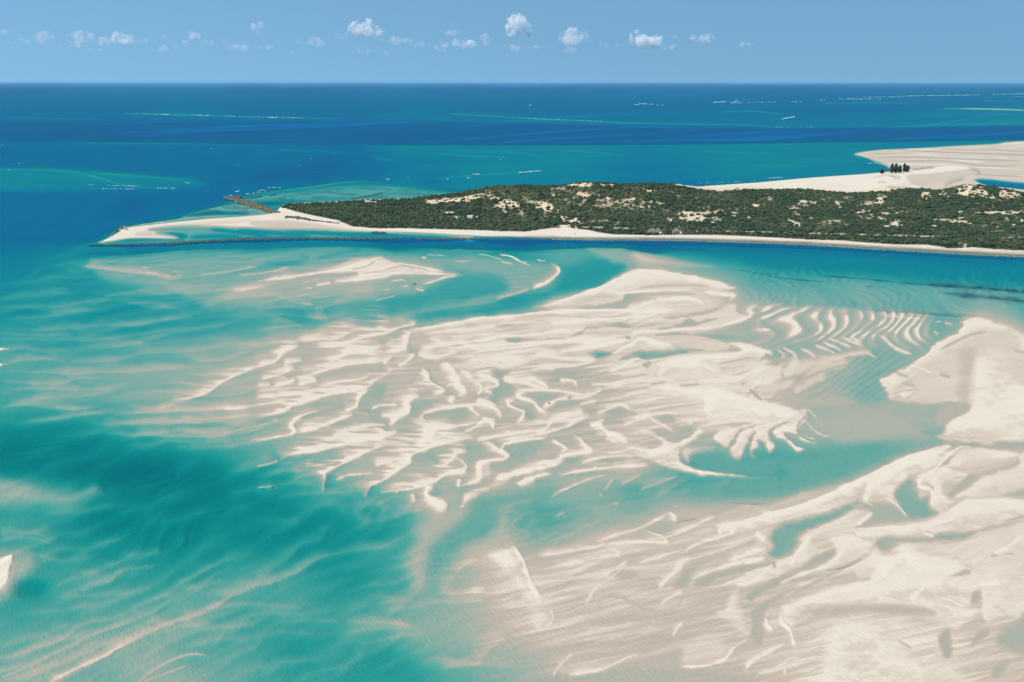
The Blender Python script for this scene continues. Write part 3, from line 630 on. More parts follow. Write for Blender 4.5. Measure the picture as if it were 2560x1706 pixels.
RR('G', """.95 6 3 .5: 0,302 200,272 400,252 470,192 600,142 735,100
.95 6 3 .5: 0,347 150,322 350,292 500,252 620,222 650,192 785,145
.6 5 3 .5: 0,240 150,215 400,200
1.1 6 3 .3: 0,522 90,492 102,462 50,412 80,372 200,342 400,322 440,282
1 5 3 .4: 530,440 592,415 520,362 470,332
1.1 7 3.5 .4: 250,542 400,532 500,522 570,472 700,452 800,432 745,372 700,322 640,292
1.15 6 4: -10,702 30,652 200,602 400,572 530,532 580,482
1 5 3: 160,712 250,682 350,642 480,620
1.15 5 4: 530,632 700,602 850,582 1050,562 1300,552
1 3.5 3: 720,532 850,492 1050,472 1150,472
1.1 3 3: 820,560 870,585
.7 5 2.5: 460,822 560,762 700,702 800,662 950,622
.3 4 3: 920,760 960,700 1000,660
.3 3 2.5: 1050,702 1150,662 1230,622
-.1 3 2.5: 1210,752 1400,682 1540,632
-.15 4 3: 865,792 905,802
-.15 4 3: 980,865 1045,872
-.15 4 3: 510,972 590,942
-.15 4 3: 1490,880 1545,902
.9 6 4 .3: 1390,205 1450,240 1490,260
1 6 4 .3: 1080,215 1180,175 1300,135
.8 4 3: 1300,160 1400,210
-.2 4 3 0 -1: 1470,230 1560,200 1700,170
.9 8 3 .6: 1550,190 1750,160 2000,110 2250,90
.7 8 3 .6: 1450,120 1700,90 2000,60
.8 8 3 .6: 1700,230 2000,180 2353,110
.9 4 3 .4: 840,1192 1000,1142 1200,1082 1420,972 1470,932
1 5 4: 1500,1030 1500,980 1450,945
1 5 3.5: 920,1217 1200,1192 1440,1192 1410,1152 1230,1092
.85 5 3 .4: 350,1312 700,1262 910,1215 830,1182
.9 5 3 .4: 500,1402 900,1322 1040,1292 920,1222
1 4 3: 1250,1162 1450,1152 1850,972
.9 5 3 .4: 1200,1372 1500,1282 1590,1252
1.05 7 4 .3: 1560,1292 1700,1212 1900,1152 2000,1102 1850,1052
1.1 7 4: 1850,1062 2100,1022 2353,952
.6 4 3: 1350,1402 1700,1322 2050,1202 2200,1152
1.1 9 7: 2180,1120 2280,1180
1.05 6 4: 1950,1352 2280,1252
1.05 5 4: 1650,1512 1750,1462 2000,1382 2280,1322
.9 7 5: 1450,1502 1560,1372 1650,1332
.9 2.5 2.5: 930,1500 942,1470 1110,1352
.6 3 3: 830,1500 900,1500
.6 4 3: 550,1500 780,1480""")
PP('G', """-.4 4 6: 1250,1092 1380,1130 1480,1062 1500,1002 1370,1032
-.5 7 12: 1500,1566 1560,1460 1650,1380 1850,1302 2000,1232 2250,1132 2250,1170 1900,1300 1720,1400 1640,1500 1620,1566
-.35 6 9: 960,1482 1000,1432 1130,1422 1200,1452 1100,1502
-.5 5 8: 1700,1510 1900,1432 2200,1372 2353,1362 2353,1402 2200,1412 1900,1500 1750,1566 1660,1566""")
# --- centre and lower centre crests
PP('B', """-.8 6 10: 860,1400 960,1262 1060,1200 1060,1350 1000,1440 900,1500 780,1540 840,1460
-1 6 10: 1300,1380 1450,1342 1550,1350 1500,1400 1400,1440 1350,1500 1330,1600 1200,1600 1300,1450
-.7 5 8: 1440,1090 1500,1180 1580,1240 1660,1300 1560,1310 1460,1200
-1 6 10: 1420,1470 1600,1430 1800,1415 1780,1500 1600,1560 1450,1545
-.9 6 12: 1980,1100 2150,1090 2060,1190 2080,1300 2000,1400 1960,1330 2040,1220
-.5 5 8: 1270,850 1330,900 1420,930 1330,1000 1250,1030 1280,930
-1.3 5 9: 2110,855 2100,832 2200,820 2353,835 2353,850
-.6 6 9: 350,1020 560,1010 620,1030 560,1080 420,1110 330,1090
-.8 6 9: 650,1080 900,1050 1080,1060 1100,1100 980,1140 850,1180 600,1180 500,1170
-.9 6 9: 1000,1260 1100,1200 1090,1300 1050,1340 990,1360""")
RR('B', """1.15 10 3: 2353,612 2100,645 1870,657 1700,692 1500,727 1260,757
.9 6 5 .4: 1400,792 1650,762 1900,742 2100,702 2353,690
1 9 2.5 .7: 1000,742 1150,757 1200,742 1360,705
1 14 2.5 1: 500,900 650,900 780,872 900,822 1100,782 1200,745
.8 10 2 1: 340,850 540,837 680,832 760,792 870,757
1 20 2.5 1: 570,1047 620,1032 700,992 800,952 950,937 1060,892
1 26 2.5 1: 1090,945 1250,920 1270,872 1280,802 1292,782 1230,750
1 14 2 .9: 0,1077 150,1032 210,982 250,932 370,895
.9 9 2 .9: 230,1047 300,1032 390,1015
.95 14 2 1: 40,1177 150,1152 250,1112 330,1085
.95 18 2.5 1: 400,1167 520,1112 650,1077 780,1052 1100,1012
.95 14 2.5 .9: 150,1237 250,1212 325,1182 300,1150
.95 14 2.5 .9: 360,1230 450,1200 520,1180
.9 12 2 .9: 560,1230 650,1205 850,1180 930,1155 980,1125
1.05 18 3 1: 0,1492 240,1442 300,1392 450,1352 600,1302 800,1272 950,1232 1000,1182 1060,1152 1130,1102 1142,1052
1 10 4 .5: 1080,1052 1112,1002 1150,985
1 9 5 .6: 1190,1060 1300,1000 1330,950
.95 9 2.5 .8: 0,1322 200,1312 400,1297 510,1277
.9 5 2 .5: 0,1392 270,1352
.7 6 2 .6: 0,1285 200,1252 480,1242
1.15 11 3 .6: 740,1435 850,1402 862,1352 900,1292 955,1260
1 5 3 .5: 970,1427 1050,1392 1200,1390
.9 4 3 .5: 1050,1482 1200,1467
1.2 14 4 .3: 1120,1570 1200,1492 1280,1452 1292,1402 1272,1372 1320,1332 1385,1310
1.1 22 4 .9: 1480,1302 1575,1260 1520,1230 1460,1182 1442,1112 1390,1075
1.15 18 5 .3: 1690,1312 1755,1280 1720,1222 1690,1160 1650,1082 1600,1052 1540,1050
1.05 7 5 .3: 1630,1372 1670,1312
1 5 4: 1830,1182 1800,1142 1720,1100
1.1 12 5: 1860,1302 1905,1262 1880,1212 1830,1210
1.1 6 5: 2000,1302 1930,1252 2035,1220 1980,1162 1850,1130
1 5 5: 2080,1142 2150,1192 2353,1162
1.05 4 4: 1430,1532 1390,1482 1420,1452 1600,1412 1800,1387 1900,1380
1 6 5: 1890,1482 1780,1402
1.1 10 9: 2055,1500 2040,1442 1950,1382 1850,1342
1.1 8 7: 1990,1590 1985,1530 1900,1492
1 12 5 .8: 1380,920 1600,880 1750,870 1900,940
.9 12 4 .9: 1350,960 1500,990 1700,940
.9 10 4 .9: 1780,1000 1900,1020 2130,1075
.9 8 4 .9: 1950,1000 2100,1020 2250,1040
.8 8 4 .8: 1450,830 1650,860 1680,810""")
PP('J', """.9 2.5 26 .9: 1000,200 1180,162 1222,222 1262,292 1302,412 1372,532 1382,572 1442,602 1462,682 1382,762 1320,752 1250,562 1200,482 1150,402 1060,400 1040,350 1080,330 990,252
-3.9 26 30: 170,930 400,930 550,962 700,1002 560,1052 450,1111 300,1190 0,1190 100,1000
-.45 7 14: 1560,1120 1620,1062 1850,1022 2353,1012 2353,1200 1560,1200""")
RR('J', """1.2 9 2.5 .3: 1380,575 1372,532 1302,412 1262,292 1222,222 1185,165
.9 4 1.5 .4: 1385,755 1460,690 1445,610
.7 2.5 2: 1090,552 1170,532 1192,470
.5 3 2: 1100,520 1070,470 1085,425
.75 3 2 .4: 1462,1080 1500,1002 1600,912
.95 5 2.5 .3: 1560,1062 1750,1032 1850,1002 1950,952 2065,910
.9 3 2.5: 1680,582 1750,472 1850,402 1970,292
-.02 7 5 0 -1: 1770,600 1780,552 1900,522 2050,592 2200,642 2300,602 2353,522
1 9 6 .4: 2180,472 2250,402 2353,312
.9 4 3: 2195,592 2240,542 2353,492
.9 4 3: 2280,800 2310,740 2353,700
.7 5 2.5 .6: 1480,490 1700,450 1800,440
.8 4 2.5 .6: 1450,330 1650,270 1800,235
.7 4 2.5 .5: 1390,430 1650,400 1730,390
.6 5 2.5 .6: 1500,800 1800,750 2050,700
.8 2.5 2: 1790,330 1840,370 1830,400
.7 4 2 .5: 1730,390 1790,430 1830,420
.6 3 2: 2110,750 2160,680""")
PP('K', """1 2.5 14: 690,622 720,562 900,512 1200,452 1450,352 1420,262 1530,227 1700,262 1950,322 2000,382 2042,422 2062,502 2000,592 1950,602 2052,622 1900,762 1840,752 1750,702 1500,662 1200,642 950,652 900,602 800,702 790,882 740,752 690,682
.05 11 12: 900,622 1000,582 1300,582 1600,592 1750,642 1600,652 1300,632 1000,672
1.05 4 40: 950,782 1050,702 1200,672 1450,682 1800,722 1850,747 1700,762 1450,802 1550,882 1600,902 1700,1002 1720,1200 1000,1200 950,1002 980,852
.75 10 18: 1480,830 1560,850 1620,920 1720,1000 1760,900 1770,960 1850,980 1950,1100 1720,1200 1650,1000
-.45 4 9: 1765,790 1848,752 1870,882 1832,952 1790,902
-.35 5 10: 2050,762 2112,742 2102,802 2000,862 1990,820
-.6 10 16: 2180,792 2353,652 2500,640 2500,960 2200,862
-.4 4 8: 1990,560 2010,490 2062,492 2020,582
-.25 4 8: 1840,392 1960,332 1990,372
-.35 5 10: 2140,1012 2250,942 2262,982 2160,1082
-.4 4 8: 480,642 520,592 640,522 720,512 592,622 590,742 552,852 490,802 500,702
-.55 3 7: 500,472 850,332 1060,212 1072,242 850,382 600,482 490,562 460,542
-.5 3 6: 770,512 900,430 1060,350 1240,260 1200,300 1000,400 850,480
.8 3 22 .9: 320,502 420,442 432,562 482,782 462,822 300,702 200,622 300,580
.62 4 22 1.2: 0,852 150,762 290,752 320,822 400,832 300,962 150,1002 0,1002
-.3 6 10: 0,1022 300,1042 500,1090 620,1200 0,1200
.8 4 10: 2150,330 2250,300 2353,300 2353,640 2200,680 2080,700 2060,500 2040,420 2100,360""")
RR('K', """1.2 5 2.5 .3: 0,1002 150,1002 300,962 380,872 470,812
1.1 5 4: 640,762 600,722 590,660
1.05 6 3: 450,1042 490,972 600,912 720,842
.8 4 3: 530,1052 650,1022 780,942 835,982
.9 3 3: 720,1062 720,1010
1.2 6 4: 790,872 755,762 700,690 690,622
1.2 6 4: 640,300 500,420 380,440
1.2 12 6: 800,590 1050,500 1350,410 1500,250 1620,270
1.2 7 5: 2040,440 2120,440 2200,430
-.2 4 3 0 -1: 2120,250 2260,230 2300,245
.05 4 3 0 -1: 1490,825 1590,880
1.15 3 2: 1790,530 1850,550 1940,595
1.25 9 6: 1580,560 1700,440 1800,430
1.15 6 4: 2353,100 2250,180 2150,230""")
PP('F', """-.45 30 30: 1380,1062 1730,932 1750,962 1600,1102 1480,1222 1430,1400 1400,1566 1320,1500 1290,1322 1370,1182
-.35 22 24: 2080,962 2120,1102 2150,1202 1900,1292 1780,1272 1950,1182 2050,1082
-2.4 14 22: 1480,1252 1600,1102 1750,982 1900,822 2000,882 2050,1002 1950,1152 1750,1232 1560,1402 1480,1402
-2.3 10 18: 2090,930 2240,960 2160,1030 2200,1080 2353,1100 2353,930 2230,860
-.9 6 12: 350,250 500,170 640,130 800,110 780,150 600,200 450,245
-1.1 6 12: 860,70 1000,60 1180,60 1220,100 1100,130 1150,180 1100,230 900,240 700,300 560,310 700,220 800,160
-1 6 12: 1190,260 1250,190 1310,90 1370,120 1400,190 1440,200 1420,290 1330,350 1250,370 1150,400 1130,340
-1 5 10: 1450,130 1600,80 1800,60 1780,120 1700,180 1500,200 1440,180
-.95 6 12: 760,590 850,510 1000,430 1120,390 1270,400 1290,470 1250,530 1100,600 1000,640 830,610
-.95 6 12: 1080,650 1300,540 1330,480 1500,410 1700,360 1850,370 1900,400 1850,440 1650,480 1550,540 1600,600 1450,620 1250,690
-.9 5 10: 1840,440 2020,440 2090,480 1950,500 1870,530 1850,600 1790,590 1800,520 1750,480
-1 5 9: 1560,240 1700,225 1825,215 1780,262 1600,262
-.9 5 10: 2080,430 2200,370 2353,350 2353,480 2200,560 2050,620 2010,580 2140,480
-.7 5 10: 1560,720 1650,700 1690,740 1740,760 1700,900 1640,900 1600,800
-2.4 3 14: 980,810 1060,785 1190,770 1200,800 1100,850 1000,880
1.05 3 12: 1732,917 1720,862 1745,765 1900,722 2030,682 2132,642 2120,702 1950,772 1830,842
1.1 3 9: 1880,662 1885,542 1960,520 1995,602 1980,642""")
RR('F', """1.1 6 3 .2: 0,350 150,322 300,292 332,262 302,222 330,172 420,122 530,95
1.15 11 3 .3: 350,275 500,240 650,190 820,122
.2 4 3: 0,560 120,535 200,502
1.1 18 3 .9: 200,502 300,462 500,432 700,382 900,342 1050,322 1185,262 1130,232
1.15 12 3 .8: 570,742 582,652 572,612 700,552 850,472 1000,412 1115,370
.2 3 2: 565,760 572,740 570,700
1.15 26 3.5 .9: 920,822 970,722 1060,682 1180,602 1290,522 1302,472 1400,422 1600,362 1750,322 1840,320
.9 6 2.5 .5: 670,672 800,632 1000,622
1.15 17 4 .8: 1040,775 1190,762 1330,742 1500,692 1600,632 1750,602 1772,562 1730,512 1650,480
1 4 3: 1200,780 1190,760
1.2 14 12: 1620,910 1500,852 1432,792 1450,742 1500,712
.8 5 5: 1320,862 1325,802 1290,800
1.1 6 5: 2020,672 2200,622 2353,582
1.15 9 5: 1700,732 1722,662
1.15 8 5: 1700,722 1850,692 1885,642 1885,542 1950,512 2090,502 2122,472 2060,432 1980,382 1900,350
1.15 18 5 .4: 1450,345 1480,282 1510,222
1.1 6 5 .3: 1330,372 1420,342 1440,262 1480,232 1700,222 1880,182
1.1 6 4 .3: 1750,272 1850,232 1900,192 1960,180
1 5 3 .4: 1850,342 2000,312 2353,260
1 5 3 .4: 2080,382 2200,352 2353,330
1.1 6 5: 2353,652 2280,672 2200,712
.9 6 2.5 .6: 640,312 800,282
.9 6 2.5 .6: 780,245 950,217 1100,215
1 12 4 .8: 980,320 1060,290 1090,260
.3 3 2: 0,735 150,725
.5 8 3 1: 400,560 600,540 700,500
.9 14 4 1: 1000,560 1150,510 1260,480
.9 14 4 1: 1560,560 1650,500 1700,440 1780,435""")
# the bars are not even: crests dry out white, backs and hollows stay damp
dryf = ss(.45, .85, tone)*(1-area(-700, 3200, 400, 628, 15))
m1 = fbm(PX/130.+PY/260., PY/38.-PX/230., 61, 2); m2 = aniso(14, 190, 13, 14, 62)
tone -= dryf*(.34*ss(.42, .72, m1)+.30*(m2-.35))*(1-.55*area(1750, 3200, 1150, 2100))
tone -= .45*area(150, 950, 1130, 1420, 80)*uw
tone += .5*area(-700, 950, 670, 1060, 60)*uw
damp = ss(-.2, .15, tone)*(1-dryf)
tone += damp*(.22*area(1150, 1950, 700, 1080)+.30*(aniso(9, 150, 9, 10, 63)-.5)+.25*(fbm(PX/160., PY/50., 64, 2)-.5))
sandy = ss(-1.6, -.2, tone)
tone += dunes(13, 15, 2.4, 81)*.26*area(850, 2050, 1340, 2100)*sandy*(1-ss(.75, 1., tone))
tone += (dunes(15, 64, 2.6, 92, 1.5)*.42)*area(1050, 2300, 1290, 2100)*sandy
tone += dunes(26, 24, 3.0, 82)*.18*area(1800, 3200, 1180, 2100)*sandy
tone += dunes(8, 17, 2.6, 83)*.50*area(700, 1700, 730, 1260)*sandy
tone += dunes(6, 27, 3.0, 84)*1.15*area(-700, 850, 700, 1120)*uw
tone += dunes(4, 17, 3.0, 94)*.8*area(-700, 900, 630, 760, 30)*uw
tone += dunes(26, 36, 4.2, 85)*1.05*area(-700, 1050, 1180, 2100)*uw
tone += dunes(18, 30, 4.0, 86)*.75*area(850, 1600, 1250, 1450, 40)*uw
ph2 = (PX-.35*PY)/26.+.75*np.sin((PY-700.)/11.+PX/70.)+3.8*(fbm(PX/110., PY/34., 175, 3)-.5); f2 = ph2-np.floor(ph2)
tone += (np.where(f2 < .7, (f2/.7)**1.5, 1-(f2-.7)/.3)-.4)*.8*area(1860, 3200, 668, 772, 22)*uw*(.4+.9*ss(.35, .6, fbm(PX/70., PY/25., 177, 2)))
cb = ss(1840, 1925, PX)*(1-ss(2290, 2350, PX))*ss(762, 778, PY+(PX-2100)*-.045+8*EDGE)*(1-ss(835, 880, PY-(PX-2100)*.03+20*EDGE))
phi = -np.arctan2(PY-526., PX-2290.)/.082+.55*np.sin((PY-812.)/15.+PX/90.)+1.5*(fbm(PX/120., PY/60., 171, 3)-.5)
ff = phi-np.floor(phi); rib = np.where(ff < .72, (ff/.72)**1.6, 1-(ff-.72)/.28)*(.55+.75*ss(.3, .6, fbm(PX/45., PY/30., 173, 2)))
tone = tone+(np.minimum(-1.25+2.55*rib, 1.05)-tone)*cb*(1-ss(.3, .6, tone)*.6)
tone += dunes(35, 17, 2.4, 91, 1.8, 150)*.95*area(1850, 2280, 870, 1000, 25)*(1-ss(.5, .8, tone))
tone += dunes(-22, 15, 2.0, 88)*.3*area(1900, 2450, 960, 1150, 40)*uw
tone += dunes(3, 12, 2.0, 89)*.6*area(250, 1400, 615, 760, 25)*uw
tone -= .30*area(620, 1560, 860, 1230, 60)*(1-ss(.5, .9, tone))
tone -= damp*.14*area(1400, 3200, 1200, 2100)
for tl_, rows_ in RIDGES: RR_now(tl_, rows_)
tone = np.where(tone > 1., 1.+(tone-1.)*.6, tone)
uw2 = 1-ss(-.9, .1, tone)
tone += (fbm(PX/9., PY/5., 77, 2)-.5)*.10*ss(620, 900, PY)+(fbm((PX+PY*.8)/4.5, (PY-PX*.25)/9., 78, 2)-.5)*(.10+.42*uw2)*ss(700, 1150, PY)*(1-ss(-4.5, -6.5, tone)*.7)
tone = np.where((PY < 600) & (tone < -3.6) & (tone > -6.6), tone-.45, tone)
# ---------------------------------------------------------------- island relief and cover
isl = np.zeros_like(tone); poly(isl, 'Q', 1., 0.2, 9, ISLAND, straight=True)
HZ = """700,520,2 850,520,3 1000,515,4 1050,506,6 1095,500,10 1150,498,14 1200,496,19 1250,500,30 1300,500,34 1370,498,31 1430,498,36 1464,498,39 1520,498,36 1600,498,35 1640,498,34 1700,494,25 1760,488,13 1880,486,11 1960,486,11 2040,488,8 2150,490,8 2240,488,13 2300,488,12 2390,492,17 2413,494,28 2450,494,27 2500,494,21 2560,492,12 2800,492,12
1100,488,2 1200,484,2 1400,474,3 1600,471,3 1740,470,2 1960,474,2 2150,476,2 2300,474,1.5 2420,474,2 2560,476,1.5 2800,476,1.5 2000,460,2 2200,445,2 2230,436,2.5
900,530,3 1100,530,4 1250,525,13 1350,528,14 1500,528,14 1700,520,12 1900,518,9 2100,522,8 2300,525,8 2500,530,9 1000,560,2 1100,560,3 1300,565,3 1500,570,3 1700,570,3 1900,575,3 2100,585,3 2300,600,3 2500,610,3 2700,620,3
760,540,1 900,570,.5 1040,578,.5 1203,588,.5 1500,592,.5 1700,594,.5 1900,600,.5 2212,616,.5 2431,628,.5 2700,640,.5 700,500,1 900,495,1"""
hz = rbf([tuple(float(k) for k in q.split(',')) for q in HZ.split()], 1., 3.)
hz = np.clip(hz, 0, 45)*isl
WX, WY = ground(PX, PY)
relief = fbm(WX/55., WY/70., 91, 4)-.5
hz = hz*(1+relief*.45)+isl*ss(3, 12, hz)*relief*5
beach_land = np.zeros_like(tone); poly(beach_land, 'P', 1., 3, 8, "-100,385 0,382 500,350 900,315 1200,293 1400,285 1550,265 1800,235 1930,232 1985,250 1900,265 1700,290 1560,300 1580,350 1650,390 1400,420 1150,435 0,450")
ZB = depth_of(tone)+hz+beach_land*1.2*(1+fbm(WX/60, WY/90, 95, 3))
DEPTH = np.clip(-ZB, 0, 60)
def blur(A, n):
    for _ in range(n):
        A = np.pad(A, ((1, 1), (1, 1)), 'edge'); A = (A[1:-1, 1:-1]*2+A[:-2, 1:-1]+A[2:, 1:-1]+A[1:-1, :-2]+A[1:-1, 2:])/6
    return A
zw = ss(.15, 1.1, DEPTH)*.95                       # tides round the deeper bed off
ZB = np.where(DEPTH > 0, ZB*(1-zw)+np.minimum(blur(ZB, 14), -.02)*zw, ZB)
# cover masks are drawn as seen and looked up for each ground point at its own height
def look(M, px, py):
    i = np.clip((px-CX0)/SX, 0, NX-1.001); j = np.clip(np.interp(py, gy, np.arange(NY)), 0, NY-1.001)
    i0 = i.astype(int); j0 = j.astype(int); fi = i-i0; fj = j-j0
    return (M[j0, i0]*(1-fi)+M[j0, i0+1]*fi)*(1-fj)+(M[j0+1, i0]*(1-fi)+M[j0+1, i0+1]*fi)*fj
vm = np.zeros_like(tone)
VEG = ("703,516 724,525 744,531 795,542 846,552 880,567 948,572 1000,571 1060,573 1189,576 1261,579 1315,580 1362,573 1385,570.5 1410,570 1442,573 1471,576 1496,582 1532,587 1586,588 1622,589 1700,588 "
 "1773,588 1835,590 1919,594 1974,597 2029,600 2102,602 2175,608 2248,612 2321,613 2376,622 2431,619 2486,624 2560,627 3200,655 3200,488 2560,480 2500,470 2452,462 2412,460 2388,465 2360,472 2340,476 2310,472 2245,473 2222,478 2190,480 2120,482 2030,474 1880,473 1800,478 1740,474 1700,466 1640,450 1500,440 1380,450 1250,450 1150,478 1050,488 900,494 800,500 720,505")
poly(vm, 'Q', 1., .6, 1.6, VEG, straight=True)
vinside = vm.copy()
n_patch = fbm(PX/17., PY/6.5, 101, 3); n_slope = fbm(PX/90., PY/30., 103, 2)
dens = ss(.50, .66, n_patch+(n_slope-.5)*.55-.04)
thin = np.zeros_like(tone)
for s, v in (("1200,478 1260,490 1300,495 1360,505 1400,530 1300,535 1230,515", .6), ("1400,480 1600,478 1700,485 1750,510 1600,525 1450,515", .35), ("1700,520 1760,515 1850,525 1900,545 1800,555 1700,560", .5), ("1950,490 2200,490 2230,520 2000,545 1900,520", .4), ("2000,520 2250,520 2250,560 2050,560", .45), ("2350,530 2560,525 2560,560 2400,560", .5), ("2300,470 2560,470 2560,500 2300,505", .45), ("1380,540 1480,535 1560,560 1400,565", .4)):
    poly(thin, 'Q', v, 15, 20, s)
vm = vm*(1-np.clip(dens*thin*1.6, 0, 1))
for tl, s in (('O', "540,247 460,248 450,228 560,212 700,205 840,178 850,190 790,225 700,238 620,236"), ('O', "20,232 110,226 118,245 50,241"), ('O', "425,218 470,215 465,232 430,230"), ('O', "1300,148 1330,136 1400,128 1440,114 1560,100 1620,110 1605,128 1540,134 1480,130 1420,138 1350,147"),
 ('O', "1660,112 1760,118 1750,128 1680,122"), ('O', "880,188 918,184 900,208 878,204"), ('O', "960,232 1000,213 1060,228 1110,262 1040,275 1000,300 960,265"), ('O', "1010,280 1030,280 1010,318 980,310"), ('O', "1235,238 1270,240 1340,262 1330,302 1270,290"), ('O', "1392,336 1450,345 1535,350 1528,372 1440,382 1396,368"), ('O', "1375,400 1460,395 1500,420 1400,422"),
 ('O', "1840,228 1900,202 1908,216 1856,240"), ('O', "1310,178 1350,185 1340,196"), ('O', "1390,190 1430,215 1400,212"), ('O', "1500,175 1600,178 1610,200 1560,205"), ('O', "1700,195 1750,215 1710,222"), ('O', "1940,262 1965,258 1950,282"), ('O', "1980,258 2010,255 2000,272"), ('O', "2200,300 2353,318 2353,372 2290,352 2200,332"), ('O', "2118,352 2162,343 2150,372 2125,370"), ('O', "1960,150 2050,160 2000,170"), ('O', "640,335 720,335 700,350 650,347"), ('O', "560,302 640,305 660,318 600,318"),
 ('P', "0,540 110,560 210,600 150,618 50,612 0,590"), ('P', "800,464 930,478 925,492 820,488"), ('P', "1040,472 1130,480 1095,502 1060,495"), ('P', "1340,432 1410,435 1390,480 1330,490"), ('P', "1650,425 1700,412 1735,455 1680,462"), ('P', "1760,400 1830,395 1835,430 1770,435"),
 ('P', "1888,402 1940,363 2040,366 2100,405 2150,452 2080,450 2050,430 1960,442 1900,425"), ('P', "2180,402 2250,400 2340,438 2250,458 2190,445"), ('P', "2240,395 2353,440 2353,460 2290,430"), ('P', "1720,598 1850,597 2005,624 1960,632 1800,613"), ('P', "1440,628 1475,610 1522,635 1480,652"), ('P', "1200,545 1255,548 1230,568"), ('P', "2010,550 2353,543 2353,560 2100,560"), ('P', "2255,602 2353,600 2353,618 2280,615"), ('P', "1720,640 1775,635 1760,652"), ('P', "740,600 830,630 820,648 760,625"), ('P', "1390,640 1440,645 1420,658"), ('P', "1290,548 1330,552 1310,566"), ('P', "1330,575 1400,590 1440,620 1380,600"),
 ('P', "500,492 540,500 530,520 505,515"), ('P', "590,440 635,455 620,480 600,470"), ('P', "210,395 265,395 250,410"), ('P', "1180,730 1215,735 1205,750"), ('P', "1900,762 1980,768 1960,785 1910,782"), ('P', "2100,675 2230,680 2200,690"), ('P', "495,735 520,700")):
    p_ = pts_of(tl, s)
    if len(p_) > 2: poly(vm, tl, 0., .8, 1.0, s, rough=.75)
for w, s in ((1.5,"O 1545,408 1600,410 1685,413"),(1.2,"O 1750,415 1820,417 1900,420"),(.9,"P 0,680 200,680 460,683 740,691"),(1.4,"P 880,693 1200,701 1500,710 1850,718"),(1.,"P 2200,728 2353,722 2700,730")):
    tl, s_ = s.split(' ', 1); ridge(vm, tl, 0., w, w, s_, 'V', taper=.02)
road = np.zeros_like(tone)
for w, s in ((1.5,"O 1545,408 1600,410 1685,413"),(1.2,"O 1750,415 1820,417 1900,420"),(.9,"P 0,680 200,680 460,683 740,691"),(1.4,"P 880,693 1200,701 1500,710 1850,718"),(1.,"P 2200,728 2353,722 2700,730")):
    tl, s_ = s.split(' ', 1); ridge(road, tl, 1., w, w, s_, 'R', taper=.02)
vm = np.clip(vm, 0, 1)
ipx, ipy = project(WX, WY, ZB)
vegm = look(vm, ipx, ipy)*ss(.3, .8, isl)
roadm = look(road, ipx, ipy)*isl
# weed and turf on the bed / flats
weed = np.zeros_like(tone)
for tl, T, w, s in (('D',.75,2.2,"620,285 1000,317 1300,348"),('D',.9,5.5,"1300,348 1600,372 1900,390 2353,426 2800,470"),('D',.8,4.2,"1640,440 2000,472 2353,507 2800,550"),('D',.7,1.6,"200,297 450,327 700,347"),('D',.7,1.3,"1000,382 1160,394"),('D',.35,4,"1020,592 1500,612 2000,640"),('D',.6,1.8,"1500,618 1700,632 1830,645"),('D',.5,1.,"50,268 150,275 300,280"),
   ('C',.5,1,"1980,245 2100,255 2353,300"),('O',.4,8,"500,140 800,150 1100,130"),('N',.5,6,"900,270 1100,265 1250,280"),('N',.5,5,"700,280 900,285 1050,250"),('G',.5,1.4,"1510,1035 1560,1020 1700,1000"),('G',.45,1.2,"1360,1140 1440,1110 1490,1085"),('G',.4,1.2,"1620,470 1640,500 1700,550"),('G',.4,1.3,"1960,860 2150,875 2300,865"),('N',.5,3,"1900,60 2100,90 2300,95"),('N',.4,5,"1250,205 1500,190 1800,185"),('K',.45,1,"1050,345 1130,320 1230,275"),('K',.4,.9,"870,270 960,225")):
    ridge(weed, tl, T, w, w, s, 'R', taper=.2)
wz = np.zeros_like(tone)
poly(wz, 'N', .42, 10, 14, "1150,150 1400,110 1800,75 2200,60 2700,110 2800,190 2000,180 1500,195 1250,185"); poly(wz, 'N', .5, 8, 8, "800,280 950,235 1150,215 1330,255 1200,285 950,292")
poly(wz, 'T', .5, 6, 6, "400,200 900,80 1500,60 1500,110 900,170 500,240")
weed = np.maximum(weed, wz*ss(.38, .62, fbm(PX/38., PY/5., 112, 3))) 
weed *= .55+.9*fbm(PX/14., PY/4., 111, 3)
turf = np.zeros_like(tone)
for T, w, s in ((.7,3,"P 1570,262 1680,252 1750,245"),(.5,3,"P 1300,325 1400,310 1500,320 1450,335"),(.9,1.6,"P 1350,360 1380,352 1410,362"),(.45,6,"P 1800,370 1870,340 1950,320"),(.5,2,"P 1400,400 1500,398 1600,396"),(.5,3,"P 1400,285 1550,280"),(.4,2,"P 1200,292 1300,296"),(.35,2.5,"N 1500,215 1800,205 2000,205")):
    tl, s_ = s.split(' ', 1); ridge(turf, tl, T, w, w, s_)
turf *= .3+1.3*fbm(PX/9., PY/3., 113, 3)
rockm = np.zeros_like(tone)
poly(rockm, 'Q', .85, 1.2, 1.2, "1330,591 1450,593 1600,594 1700,595 1883,600 2029,606 2212,617 2431,629 2560,636 3200,680 3200,692 2560,642 2431,636 2212,624 2029,613 1883,607 1700,601 1500,600 1380,598 1250,597", straight=True)
for tl, T, w, s in (('N',.8,3,"1260,190 1450,196 1700,200"),('O',.5,2,"900,470 1100,478 1400,480")): ridge(rockm, tl, T, w, w, s)
rockm *= .55+.8*fbm(PX/30., PY/2.2, 117, 3)
